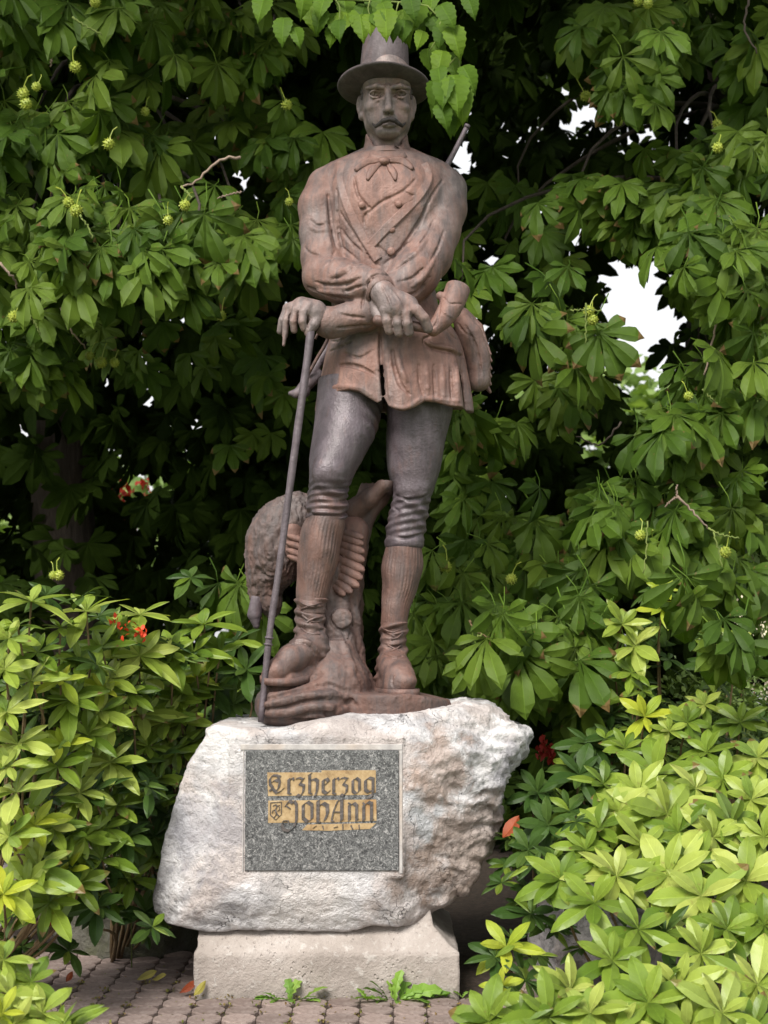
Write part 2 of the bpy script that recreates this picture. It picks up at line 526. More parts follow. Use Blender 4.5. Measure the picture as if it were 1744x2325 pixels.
def concrete():
    m, nt, b, out = new_mat('old_concrete')
    v = coord(nt)
    a = noise(nt, v, 3.5, 5, 0.6, 0.4); f = noise(nt, v, 60, 5, 0.75); g = noise(nt, v, 22, 4, 0.7, 0.3)
    col = ramp(nt, a, [(0.3, (0.27, 0.235, 0.21)), (0.5, (0.37, 0.325, 0.295)), (0.72, (0.46, 0.415, 0.385))])
    col = mixc(nt, ramp(nt, g, [(0.56, 0.0), (0.68, 0.6)]), col, (0.56, 0.53, 0.50))
    col = mixc(nt, ramp(nt, f, [(0.30, 0.85), (0.37, 0.0)]), col, (0.12, 0.10, 0.09))
    # damp dirt creeping up from the ground
    sx = nd(nt, 'ShaderNodeSeparateXYZ'); nt.links.new(v, sx.inputs[0])
    d = math_(nt, 'ADD', math_(nt, 'MULTIPLY', sx.outputs['Z'], -7.0), math_(nt, 'MULTIPLY', a, 1.6))
    col = mixc(nt, math_(nt, 'MULTIPLY', ramp(nt, d, [(0.1, 0.0), (0.8, 1.0)]), 0.3), col, (0.20, 0.17, 0.14))
    nt.links.new(col, b.inputs['Base Color'])
    b.inputs['Roughness'].default_value = 0.92; b.inputs['Specular IOR Level'].default_value = 0.2
    vo = nd(nt, 'ShaderNodeTexVoronoi', Scale=48.0); nt.links.new(v, vo.inputs['Vector'])
    pit = ramp(nt, vo.outputs['Distance'], [(0.12, 0.0), (0.28, 1.0)])
    pit2 = mixc(nt, ramp(nt, noise(nt, v, 7, 2), [(0.5, 0.0), (0.6, 1.0)]), (1, 1, 1), pit)
    h = math_(nt, 'ADD', math_(nt, 'MULTIPLY', f, 0.8), math_(nt, 'ADD', math_(nt, 'MULTIPLY', g, 0.7), math_(nt, 'MULTIPLY', pit2, 0.5)))
    bump(nt, b, h, 0.9, 0.012)
    return m
M['concrete'] = concrete()

def soil():
    m, nt, b, out = new_mat('soil')
    v = coord(nt)
    a = noise(nt, v, 2.2, 5, 0.6); f = noise(nt, v, 30, 5, 0.7)
    col = ramp(nt, f, [(0.3, (0.022, 0.015, 0.010)), (0.6, (0.065, 0.045, 0.03)), (0.8, (0.11, 0.08, 0.055))])
    nt.links.new(col, b.inputs['Base Color']); b.inputs['Roughness'].default_value = 0.95
    bump(nt, b, math_(nt, 'ADD', a, f), 0.9, 0.03)
    return m
M['soil'] = soil()
def lawn():
    m, nt, b, out = new_mat('lawn')
    v = coord(nt)
    f = noise(nt, v, 14, 5, 0.7); a = noise(nt, v, 0.8, 4, 0.6)
    col = ramp(nt, math_(nt, 'MULTIPLY', math_(nt, 'ADD', a, f), 0.5), [(0.35, (0.05, 0.09, 0.02)), (0.6, (0.11, 0.17, 0.04))])
    nt.links.new(col, b.inputs['Base Color']); b.inputs['Roughness'].default_value = 0.9
    bump(nt, b, f, 0.9, 0.05)
    return m
M['lawn'] = lawn()
def paver_mat():
    m, nt, b, out = new_mat('paver_stone')
    v = coord(nt)
    oi = nd(nt, 'ShaderNodeObjectInfo')
    f = noise(nt, v, 70, 4, 0.7); g = noise(nt, v, 18, 3, 0.6)
    col = ramp(nt, oi.outputs['Random'], [(0.0, (0.17, 0.13, 0.115)), (0.5, (0.225, 0.175, 0.155)), (1.0, (0.29, 0.225, 0.20))])
    col = mixc(nt, ramp(nt, f, [(0.35, 0.45), (0.6, 0.0)]), col, (0.08, 0.055, 0.05))
    col = mixc(nt, ramp(nt, g, [(0.5, 0.0), (0.7, 0.35)]), col, (0.33, 0.28, 0.26))
    nt.links.new(col, b.inputs['Base Color'])
    b.inputs['Roughness'].default_value = 0.85; b.inputs['Specular IOR Level'].default_value = 0.25
    bump(nt, b, math_(nt, 'ADD', f, g), 0.5, 0.006)
    return m
M['paver'] = paver_mat()
def granite():
    m, nt, b, out = new_mat('dark_granite')
    v = coord(nt)
    f = noise(nt, v, 85, 3, 0.75, 1.2); g = noise(nt, v, 55, 3, 0.6, 1.8); a = noise(nt, v, 4, 2)
    col = ramp(nt, f, [(0.36, (0.028, 0.028, 0.03)), (0.47, (0.085, 0.087, 0.088)), (0.57, (0.15, 0.153, 0.152)), (0.68, (0.34, 0.34, 0.335))])
    col = mixc(nt, ramp(nt, g, [(0.60, 0.0), (0.68, 0.8)]), col, (0.42, 0.41, 0.40))
    col = mixc(nt, ramp(nt, g, [(0.33, 0.7), (0.40, 0.0)]), col, (0.018, 0.018, 0.02))
    nt.links.new(col, b.inputs['Base Color'])
    b.inputs['Roughness'].default_value = 0.42
    bump(nt, b, f, 0.15, 0.003)
    return m
M['granite'] = granite()
def gold():
    m, nt, b, out = new_mat('gilded_field')
    v = coord(nt); f = noise(nt, v, 30, 4, 0.7); g = noise(nt, v, 8, 3, 0.6)
    col = ramp(nt, f, [(0.3, (0.22, 0.14, 0.065)), (0.5, (0.37, 0.26, 0.13)), (0.75, (0.50, 0.38, 0.22))])
    col = mixc(nt, ramp(nt, g, [(0.55, 0.0), (0.7, 0.6)]), col, (0.33, 0.17, 0.06))
    nt.links.new(col, b.inputs['Base Color']); b.inputs['Roughness'].default_value = 0.6; b.inputs['Metallic'].default_value = 0.1
    bump(nt, b, f, 0.4, 0.002)
    return m
M['gold'] = gold()
def letter_mat():
    m, nt, b, out = new_mat('letter_stone')
    v = coord(nt); f = noise(nt, v, 60, 3, 0.7)
    col = ramp(nt, f, [(0.35, (0.04, 0.035, 0.032)), (0.6, (0.10, 0.085, 0.08)), (0.75, (0.22, 0.19, 0.17))])
    nt.links.new(col, b.inputs['Base Color']); b.inputs['Roughness'].default_value = 0.6
    return m
M['letter'] = letter_mat()

# ---- ground
def sheet(name, x0, x1, y0, y1, z, mat, nx=1, ny=1, amp=0.0, hole=None):
    xs = np.linspace(x0, x1, nx + 1); ys = np.linspace(y0, y1, ny + 1)
    G = np.array([(x, y, z) for x in xs for y in ys])
    if amp: G[:, 2] += amp * fbm(G * 1.3, 3, 9)
    Fs = np.array([(i*(ny+1)+j, (i+1)*(ny+1)+j, (i+1)*(ny+1)+j+1, i*(ny+1)+j+1) for i in range(nx) for j in range(ny)])
    o = link(name, mesh_np(name, G, Fs, True, mat)); o['kind'] = 'structure'
    return o
sheet('ground', -250, 250, -40, 460, -0.012, M['lawn'])
sheet('soil_bed', -6.0, 6.0, -2.4, 7.5, -0.006, M['soil'], 1, 1)

# ---- pavement of round pavers
PIT = 0.1275
pav = empty('pavement', (0, -1.2, 0), kind='structure')
px0, px1, py0, py1 = -1.75, 1.05, -4.2, 0.5
bed = part('mortar_bed', np.array([(px0, py0, 0.0), (px1, py0, 0.0), (px1, py1, 0.0), (px0, py1, 0.0)]), [(0, 1, 2, 3)], M['soil'], pav, False)
def paver_mesh():
    Vs, Fs = [], []
    n = 20; R = PIT * 0.515
    for r, z in ((R, -0.006), (R, 0.010), (R * 0.95, 0.0150)):
        for j in range(n):
            a = 2 * pi * j / n
            c, s = cos(a), sin(a)
            lim = PIT * 0.494
            x, y = r * c, r * s
            x = max(-lim, min(lim, x)); y = max(-lim, min(lim, y))
            Vs.append((x, y, z))
    for k in range(2):
        for j in range(n):
            Fs.append((k*n+j, k*n+(j+1) % n, (k+1)*n+(j+1) % n, (k+1)*n+j))
    Fs.append(tuple(2*n+j for j in range(n)))
    return mesh_np('paver', np.array(Vs), Fs, False, M['paver'])
pm = paver_mesh()
cands = []
for i in range(int((px1 - px0) / PIT)):
    for j in range(int((py1 - py0) / PIT)):
        x = px0 + (i + 0.5) * PIT; y = py0 + (j + 0.5) * PIT + 0.02
        if -0.72 < x < 0.55 and y > -0.42: continue
        cands.append((x, y))
def vis_key(p):
    d = p[1] - CAM[1]
    return (0 if (p[1] > -0.62 and abs(p[0]) < 1.8) else 1, abs(p[1] + 0.5))
cands.sort(key=vis_key)
rest = []
for k, (x, y) in enumerate(cands):
    jz = random.uniform(-0.0025, 0.002)
    if k < 300:
        o = link('paver', pm, pav, (x - pav.location[0], y - pav.location[1], jz))
        o.rotation_euler = (random.uniform(-.02, .02), random.uniform(-.02, .02), 0)
    else: rest.append((x, y, jz))
if rest:
    bv = np.array([v.co[:] for v in pm.vertices]); bf = [tuple(p.vertices) for p in pm.polygons]
    Vs, Fs = [], []
    for x, y, jz in rest:
        o0 = len(Vs)
        Vs += list(bv + np.array([x, y, jz])); Fs += [tuple(o0 + i for i in f) for f in bf]
    o = part('outer_pavers', np.array(Vs), Fs, M['paver'], pav, False); o['kind'] = 'stuff'

# ---- plinth
PF = -0.46            # front face depth
pl_l = T(440, 2200, PF)[0]; pl_r = T(1043, 2200, PF)[0]
zt = T(740, 2160, PF)[2]; zt2 = T(740, 2102, PF + 0.10)[2]
pb_l, pb_r = T(452, 2102, PF + 0.10)[0], T(984, 2102, PF + 0.10)[0]
plinth = empty('stone_plinth', (0, 0, 0), 'low concrete plinth with sloping top edges carrying the pale boulder', 'plinth')
def rough_block(name, levels, mat, parent, nx=90, ny=40, amp=0.006, step=0.02):
    """stack of rectangles (z, x0, x1, y0, y1) with subdivided, slightly worn faces"""
    Vs, idx = [], []
    per = 2 * (nx + ny)
    lv = []
    for a, b in zip(levels[:-1], levels[1:]):
        m = max(1, int(np.linalg.norm([b[0]-a[0], b[3]-a[3]]) / step))
        for t in range(m): lv.append([a[i] + (b[i] - a[i]) * t / m for i in range(5)])
    lv.append(levels[-1])
    for z, x0, x1, y0, y1 in lv:
        for i in range(nx): Vs.append((x0 + (x1 - x0) * i / nx, y0, z))
        for i in range(ny): Vs.append((x1, y0 + (y1 - y0) * i / ny, z))
        for i in range(nx): Vs.append((x1 + (x0 - x1) * i / nx, y1, z))
        for i in range(ny): Vs.append((x0, y1 + (y0 - y1) * i / ny, z))
    Vs = np.array(Vs)
    n = fbm(Vs * 9, 4, 21); n2 = fbm(Vs * 40, 3, 4)
    c = np.array([(pl_l + pl_r) / 2, 0, 0]); d = Vs - c; d[:, 2] = 0
    d /= np.linalg.norm(d, axis=1)[:, None] + 1e-9
    Vs = Vs + d * (n * amp + n2 * amp * 0.6)[:, None]
    Fs = []
    for k in range(len(lv) - 1):
        for j in range(per):
            j2 = (j + 1) % per
            Fs.append((k*per+j, k*per+j2, (k+1)*per+j2, (k+1)*per+j))
    Fs.append(tuple((len(lv)-1)*per + j for j in range(per)))
    return part(name, Vs, Fs, mat, parent)
yb = 0.42
rough_block('base_block', [(-0.02, pl_l, pl_r, PF, yb), (zt - 0.008, pl_l, pl_r, PF, yb), (zt, pl_l + 0.008, pl_r - 0.008, PF + 0.008, yb - 0.008),
                           (zt + 0.012, pl_l + 0.012, pl_r - 0.03, PF + 0.022, yb - 0.02), (zt2, pb_l, pb_r, PF + 0.10, yb - 0.1), (zt2 + 0.06, pb_l + 0.01, pb_r - 0.01, PF + 0.12, yb - 0.12)],
            M['concrete'], plinth)

# ---- boulder
BO = [(480,1649),(503,1640),(597,1643),(653,1643),(708,1632),(764,1621),(819,1615),(875,1613),(1013,1607),(1063,1602),(1113,1607),(1146,1632),(1174,1660),(1207,1671),(1210,1693),
      (1196,1718),(1168,1749),(1152,1782),(1135,1832),(1144,1854),(1135,1887),(1119,1926),(1096,1970),(1063,2031),(1019,2059),(982,2090),(930,2108),(847,2101),(791,2115),(708,2115),(597,2110),(475,2117),(420,2109),(375,2098),
      (348,2076),(339,2048),(345,2015),(364,1948),(373,1904),(387,1860),(403,1810),(425,1737),(453,1693),(467,1671)]
def bdep(x, y):
    if y < 1660 and x < 1120: return -0.15
    if x > 1000: return -0.24 - 0.12 * max(0.0, min(1.0, (y - 1900) / 180))
    return -0.43
poly = np.array([[T(x, y, bdep(x, y))[0], T(x, y, bdep(x, y))[2]] for x, y in BO])
BF = -0.475
bl0 = np.array([poly[:,0].min() - 0.08, -0.62, poly[:,1].min() - 0.06]); bl1 = np.array([poly[:,0].max() + 0.08, 0.50, poly[:,1].max() + 0.06])
Q = Field(bl0, bl1, 0.0092)
def poly_sdf(px, pz):
    d = np.full(px.shape, 1e9); s = np.ones(px.shape)
    n = len(poly)
    for i in range(n):
        a = poly[i]; b = poly[i-1]
        e = b - a; wx, wz = px - a[0], pz - a[1]
        t = np.clip((wx*e[0] + wz*e[1]) / (e @ e), 0, 1)
        d = np.minimum(d, (wx - e[0]*t)**2 + (wz - e[1]*t)**2)
        c1 = pz >= a[1]; c2 = pz < b[1]; c3 = e[0]*wz > e[1]*wx
        s = np.where((c1 & c2 & c3) | (~c1 & ~c2 & ~c3), -s, s)
    return s * np.sqrt(d)
def bould(X, Y, Z):
    d2 = poly_sdf(X + 0*Z, Z + 0*X)
    r = 0.04
    yc, hd = 0.0, -BF
    dy = np.abs(Y - yc) - hd
    a, b = np.maximum(d2 + r, 0), np.maximum(dy + r, 0)
    return np.sqrt(a*a + b*b) - r + np.minimum(np.maximum(d2, dy), -r) * (np.maximum(d2, dy) < -r) + r * (np.maximum(d2, dy) < -r)
Q.v[:] = bould(*Q.box(bl0, bl1)[1:]).astype(np.float32)
def plane_cut(p, n, k=0.03):
    p = np.array(p); n = np.array(n, float); n /= np.linalg.norm(n)
    Q.put(lambda X, Y, Z: (X-p[0])*n[0] + (Y-p[1])*n[1] + (Z-p[2])*n[2], bl0, bl1, k, 'and')
plane_cut(T(955, 1850, BF), (0.62, -0.95, -0.10), 0.02)
plane_cut(T(1080, 1680, -0.30), (0.5, -0.8, 0.55), 0.03)
plane_cut(T(520, 1850, BF), (-0.40, -1.0, 0.12), 0.02)
plane_cut(T(700, 1650, BF + 0.03), (0.05, -0.62, 0.9), 0.03)
plane_cut(T(700, 2060, BF + 0.0), (0.0, -0.9, -0.4), 0.02)
plane_cut(T(1090, 1900, -0.33), (0.9, -0.45, -0.25), 0.015)
plane_cut(T(1160, 1690, -0.25), (0.55, -0.9, -0.15), 0.012)
plane_cut(T(1020, 1800, -0.44), (0.4, -1.0, 0.25), 0.015)
prr = np.random.default_rng(5)
pa = T(540, 1688, BF); pb = T(918, 1990, BF)
pcx, pcz = (pa[0] + pb[0]) / 2, (pa[2] + pb[2]) / 2; phx, phz = (pb[0] - pa[0]) / 2, (pa[2] - pb[2]) / 2
for i in range(34):
    an = prr.uniform(0, 2 * pi); dx, dz = cos(an), sin(an)
    kx = phx / max(abs(dx), 1e-3); kz = phz / max(abs(dz), 1e-3)
    rad_ = min(kx, kz) + prr.uniform(0.02, 0.30) * (1.3 if dx > 0 else 0.8)
    al = radians(prr.uniform(10, 52)) * (1.0 if dx > 0 else 0.85)
    tw = prr.uniform(-.5, .5)
    ex, ez = cos(an + tw), sin(an + tw)
    # keep the plane clear of the dressed plaque bed
    far = max((sx * phx - dx * rad_) * ex + (sz * phz - dz * rad_) * ez for sx in (-1, 1) for sz in (-1, 1))
    if far > -0.01: continue
    if dx < -0.2 and dz < 0.1: continue
    plane_cut((pcx + dx * rad_, BF - 0.004, pcz + dz * rad_), (ex * sin(al), -cos(al), ez * sin(al)), 0.004)
Qv, Qf = Q.mesh()
# smooth vertex normals for displacement
def vnormals(Vs, Fs):
    a, b, c, d = (Vs[Fs[:, i]] for i in range(4))
    fn = np.cross(c - a, d - b)
    N = np.zeros_like(Vs)
    for i in range(4): np.add.at(N, Fs[:, i], fn)
    return N / (np.linalg.norm(N, axis=1)[:, None] + 1e-12)
Nn = vnormals(Qv, Qf)
wq = Qv + 0.06 * np.stack([fbm(Qv * 5, 3, 51), fbm(Qv * 5, 3, 52), fbm(Qv * 5, 3, 53)], 1)
r1 = fbm(wq * np.array([4.5, 4.5, 7]), 5, 31, 0.55); r2 = fbm(wq * np.array([10, 10, 20]) + 3, 4, 37, 0.6, ridged=True)
st_ = wq[:, 2] * 15 + 2.5 * wq[:, 0] + 2.0 * fbm(wq * 3, 3, 61)
r3 = np.abs((st_ % 1.0) - 0.5) * 2 - 0.5          # slanting strata
pi0 = T(520, 1672, BF); pi1 = T(917, 1995, BF)
ddx = np.maximum(np.maximum(pi0[0] - Qv[:,0], Qv[:,0] - pi1[0]), 0); ddz = np.maximum(np.maximum(pi1[2] - Qv[:,2], Qv[:,2] - pi0[2]), 0)
flat = np.clip(np.sqrt(ddx**2 + ddz**2) / 0.05, 0, 1); front = Qv[:,1] < -0.3
amp = np.where(front, flat, 1.0)
rightside = np.clip((Qv[:,0] - 0.1) / 0.4, 0, 1)
disp = (r1 * 0.018 + r2 * (0.005 + 0.018 * rightside) + r3 * (0.003 + 0.013 * rightside)) * amp
Qv = Qv + Nn * disp[:, None]
m_ = front & (flat < 0.02)
Qv[m_, 1] = BF - 0.002
boulder = empty('boulder', (0, 0, float(zt2)), 'big pale limestone boulder with overhanging right corner, plaque set into its front', 'boulder')
boul = part('rock_body', Qv, Qf, M['boulder'], boulder)

# ---- plaque: light border, dark granite slab, gilded fields, blackletter inscription
plaque = empty('inscription_plaque', (float(T(730, 1840, BF)[0]), BF, float(T(730, 1840, BF)[2])), 'dark granite plaque with two gilded blackletter lines and a small shield', 'plaque')
def slab_box(name, x0, y0, x1, y1, ya, yb_, mat, parent, bev=0.0015, skew=0.0):
    a = T(x0, y1, ya); b = T(x1, y0, ya)
    Vs, Fs = [], []
    for yy, ins in ((yb_, 0), (ya + bev, 0), (ya, bev)):
        Vs += [(a[0]+ins, yy, a[2]+ins), (b[0]-ins, yy, a[2]+ins), (b[0]-ins+skew, yy, b[2]-ins), (a[0]+ins+skew, yy, b[2]-ins)]
    for k in (0, 1):
        for j in range(4): Fs.append((k*4+j, k*4+(j+1) % 4, (k+1)*4+(j+1) % 4, (k+1)*4+j))
    Fs += [(8, 9, 10, 11), (3, 2, 1, 0)]
    return part(name, Vs, Fs, mat, parent, False)
def frame_mat():
    m, nt, b, out = new_mat('dressed_border'); v = coord(nt); f = noise(nt, v, 24, 5, 0.7); g = noise(nt, v, 5, 3)
    col = ramp(nt, f, [(0.3, (0.30, 0.285, 0.28)), (0.6, (0.44, 0.42, 0.405)), (0.8, (0.55, 0.53, 0.51))])
    col = mixc(nt, ramp(nt, g, [(0.5, 0.0), (0.65, 0.5)]), col, (0.45, 0.35, 0.27))
    nt.links.new(col, b.inputs['Base Color']); b.inputs['Roughness'].default_value = 0.9; bump(nt, b, f, 0.5, 0.01); return m
M['border'] = frame_mat()
YS = BF - 0.004
for nm, (x0, y0, x1, y1) in {'t': (546, 1690, 914, 1703), 'r': (907, 1704, 914, 1984), 'l': (550, 1704, 554.5, 1980)}.items():
    slab_box('border_strip', x0, y0, x1, y1, YS - 0.002, BF + 0.02, M['border'], plaque)
slab_box('granite_slab', 555.5, 1704, 905.5, 1977, YS - 0.006, BF + 0.02, M['granite'], plaque, 0.002)
YG = YS - 0.0062
def gpanel(pts, off):
    P = [T(x, y, YG) for x, y in pts]; n = len(P)
    Vs = [p + np.array([0, -off, 0]) for p in P] + [p + np.array([0, 0.01, 0]) for p in P]
    Fs = [tuple(range(n))[::-1], tuple(range(n, 2*n))] + [(i, (i+1) % n, n + (i+1) % n, n + i) for i in range(n)]
    return part('gilded_panel', Vs, Fs, M['gold'], plaque, False)
def zz(p): return [(540 + .22905 * x, 1680 + .22905 * y) for x, y in p]
gpanel(zz([(292, 322), (830, 322), (830, 302), (1368, 300), (1368, 520), (1290, 545), (960, 548), (300, 556)]), 0.0012)
gpanel(zz([(302, 602), (1372, 590), (1376, 800), (1000, 815), (300, 822)]), 0.0012)
gpanel(zz([(636, 895), (690, 838), (1372, 824), (1310, 882), (900, 900)]), 0.0012)
# pen strokes
kz = [0]
def stroke(pts, w=26.0, ang=40, name='letter', acc=None):
    """broad-nib stroke through zoomed-pixel points; appends to acc"""
    Vs, Fs = acc
    kz[0] += 1
    off = 0.0050 + 0.00012 * (kz[0] % 12)
    nx_, ny_ = w / 2 * cos(radians(ang)), -w / 2 * sin(radians(ang))
    for (x0, y0), (x1, y1) in zip(pts[:-1], pts[1:]):
        q = [(x0-nx_, y0-ny_), (x0+nx_, y0+ny_), (x1+nx_, y1+ny_), (x1-nx_, y1-ny_)]
        ar = sum(q[i][0]*q[(i+1) % 4][1] - q[(i+1) % 4][0]*q[i][1] for i in range(4))
        if ar < 0: q = q[::-1]
        P = [T(540 + .22905*x, 1680 + .22905*y, YG) for x, y in q]
        o0 = len(Vs)
        Vs += [p + np.array([0, -off, 0]) for p in P] + [p + np.array([0, 0.004, 0]) for p in P]
        Fs += [(o0, o0+1, o0+2, o0+3), (o0+7, o0+6, o0+5, o0+4)] + [(o0+(i+1) % 4, o0+i, o0+4+i, o0+4+(i+1) % 4) for i in range(4)]
        off += 0.00007
def glyph(strokes, W=26.0):
    W = W * 1.42
    acc = ([], [])
    for s in strokes:
        pts, w = (s[0], s[1]) if isinstance(s, tuple) else (s, W)
        stroke(pts, w, 40, acc=acc)
    part('letter', np.array(acc[0]), acc[1], M['letter'], plaque, False)
def bar(x, y0, y1): return [(x, y0), (x, y1)]
# E
glyph([[(385, 350), (345, 350), (318, 385), (320, 440), (345, 470)], [(345, 470), (330, 500), (318, 490)], [(385, 350), (420, 365)], [(345, 410), (372, 395), (400, 410)],
       [(402, 365), (415, 420), (405, 470), (385, 500)], [(345, 480), (385, 525), (425, 505), (450, 480)]], 22)
glyph([bar(505, 385, 515), ([(495, 520), (525, 535)], 22), ([(510, 395), (545, 375), (555, 395)], 24)])           # r
glyph([([(580, 380), (610, 372), (650, 385)], 22), [(650, 380), (612, 435)], [(612, 435), (655, 450), (650, 510), (615, 560), (590, 540)]], 24)      # z
glyph([bar(712, 350, 520), ([(700, 345), (730, 330)], 22), [(722, 400), (765, 385), (795, 410)], [(790, 405), (785, 500), (765, 555)], ([(705, 520), (735, 535)], 18)])   # h
glyph([bar(845, 395, 510), [(845, 400), (880, 380), (900, 410)], [(898, 410), (850, 455)], [(845, 505), (880, 530), (905, 505)]])         # e
glyph([bar(950, 385, 515), ([(940, 520), (970, 535)], 22), ([(955, 395), (990, 372), (1003, 395)], 24)])          # r
glyph([([(1022, 380), (1050, 372), (1088, 382)], 22), [(1086, 380), (1045, 435)], [(1045, 435), (1082, 455), (1078, 510), (1045, 552), (1022, 538)]], 22)  # z
glyph([bar(1140, 395, 500), [(1140, 400), (1175, 375), (1205, 400)], bar(1205, 395, 500), [(1140, 505), (1172, 530), (1205, 500)]], 24)   # o
glyph([bar(1265, 395, 490), [(1265, 395), (1300, 372), (1345, 385)], bar(1340, 385, 520), [(1265, 492), (1295, 515), (1335, 495)], [(1338, 520), (1325, 565), (1295, 570)]], 26)   # g
# shield with prancing beast
glyph([([(325, 620), (425, 612)], 8), ([(325, 620), (322, 740), (375, 790), (432, 735), (432, 612)], 8)])
glyph([([(350, 650), (375, 640), (390, 655), (372, 690), (385, 730), (360, 765)], 16), ([(372, 690), (345, 700), (340, 720)], 10), ([(385, 730), (410, 755)], 12), ([(390, 655), (412, 645)], 9), ([(395, 700), (415, 690), (410, 660)], 8)])
# J with looping descender
glyph([[(475, 650), (510, 600), (545, 625)], [(560, 605), (582, 640), (582, 790), (560, 860), (515, 900), (455, 890), (435, 840)], ([(435, 840), (450, 800), (500, 800), (512, 830)], 14), ([(478, 650), (520, 680)], 12)], 24)
glyph([bar(648, 640, 770), [(648, 640), (690, 612), (735, 640)], bar(735, 640, 780), [(650, 775), (690, 810), (735, 780)]], 27)      # o
glyph([bar(795, 600, 800), [(805, 650), (845, 625), (890, 650)], [(885, 650), (890, 720), (865, 790)], ([(785, 805), (815, 815)], 20)], 30)   # h
glyph([([(990, 600), (950, 700), (930, 790)], 24), bar(1030, 590, 795), ([(950, 712), (1015, 712)], 14), ([(925, 795), (950, 805)], 18), ([(985, 605), (1030, 590)], 16)], 30)    # a
glyph([bar(1105, 640, 795), [(1110, 650), (1150, 625), (1180, 650)], bar(1178, 645, 795), ([(1095, 620), (1120, 640)], 16), ([(1170, 800), (1195, 785)], 16)], 27)   # n
glyph([bar(1248, 640, 795), [(1255, 650), (1290, 612), (1325, 630)], bar(1325, 620, 795), ([(1238, 620), (1262, 640)], 16), ([(1318, 800), (1345, 785)], 16)], 28)
glyph([([(745, 870), (775, 850)], 14), ([(840, 850), (850, 885)], 12), ([(1040, 835), (1042, 890)], 12), ([(1120, 845), (1140, 885)], 14), ([(1200, 840), (1205, 885)], 12), ([(950, 868), (990, 858)], 8)])

# ---- rocks behind and beside the plinth
def rock(name, lo_, hi_, seed, mat, label, cat='rock', vox=0.02, amp=0.05, planes=()):
    lo_, hi_ = np.array(lo_, float), np.array(hi_, float)
    c = (lo_ + hi_) / 2; r = (hi_ - lo_) / 2
    F = Field(lo_ - 0.08, hi_ + 0.08, vox)
    F.ell(c, r * 1.12, 0)
    rr = np.random.default_rng(seed)
    for i in range(12):
        n = rr.normal(size=3); n[2] *= 0.7; n /= np.linalg.norm(n)
        p = c + n * r * rr.uniform(0.72, 0.95)
        F.put(lambda X, Y, Z: (X-p[0])*n[0] + (Y-p[1])*n[1] + (Z-p[2])*n[2], F.lo, hi_ + 0.1, 0.02, 'and')
    v, f = F.mesh()
    N = vnormals(v, f)
    v = v + N * (fbm(v * 5, 5, seed, 0.55) * amp)[:, None]
    e = empty(name, (float(c[0]), float(c[1]), 0.0), label, cat)
    part('rock_body', v, f, mat, e)
    return e
p = T(1180, 2120, -0.15)
rock('rock', (0.62, -0.55, -0.1), (1.35, 0.25, 0.42), 3, M['rock'], 'grey angular rock leaning beside the right end of the plinth, half hidden by leaves', amp=0.05)
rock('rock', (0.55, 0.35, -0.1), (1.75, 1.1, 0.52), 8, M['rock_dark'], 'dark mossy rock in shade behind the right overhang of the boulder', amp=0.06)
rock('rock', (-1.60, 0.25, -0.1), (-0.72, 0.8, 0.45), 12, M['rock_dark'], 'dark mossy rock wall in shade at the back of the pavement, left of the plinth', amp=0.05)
rock('rock', (-2.5, 0.1, -0.1), (-1.45, 0.75, 0.40), 15, M['rock'], 'brownish rock under the left bush beside the pavement edge', amp=0.05)
# ================================================================ the bronze statue
def R_(p, y=0.0): return p / ppm(y)
def lrows(rows):
    """(py, cx, halfwidth px, y depth m, half depth px) -> loft rows in metres"""
    out = []
    for py, cx, hw, y, hd in rows:
        c = T(cx, py, y)
        out.append((c[2], c[0], y, R_(hw, y), R_(hd, y)))
    return out
def bounds(px0, py0, px1, py1, y0, y1):
    a = [T(px, py, y) for px in (px0, px1) for py in (py0, py1) for y in (y0, y1)]
    a = np.array(a)
    lo, hi = a.min(0), a.max(0); lo[1], hi[1] = y0, y1
    return lo, hi
STAT0 = T(800, 1625, 0.0)
statue = empty('statue', (STAT0[0], 0.0, STAT0[2]),
               'weathered bronze statue of a mustached hunter in a top hat leaning on a long cane', 'statue')

# ---- body: head and neck at fine resolution, hands; one mesh
lo, hi = bounds(795, 120, 955, 380, -0.27, 0.2)
H = Field(lo, hi, 0.0021)
H.ell(T(877, 188, 0.02), (R_(59), R_(76), R_(84)), 0.0)
H.ell(T(878, 240, -0.03), (R_(55), R_(60), R_(72)), R_(20))
H.ell(T(880, 284, -0.072), (R_(35), R_(38), R_(35)), R_(20))
H.ell(T(881, 302, -0.112), (R_(27), R_(20), R_(13)), R_(9))           # chin
for sx in (-1, 1):
    H.ell(T(880 + sx * 36, 246, -0.088), (R_(16), R_(18), R_(13)), R_(10))  # cheekbone
    H.ell(T(880 + sx * 38, 283, -0.015), (R_(13), R_(26), R_(22)), R_(14))  # jaw angle
    H.ell(T(880 + sx * 28, 270, -0.085), (R_(15), R_(12), R_(17)), R_(12))  # cheek
H.cap(T(880, 300, 0.01), T(878, 372, 0.03), R_(43), R_(50), R_(8))
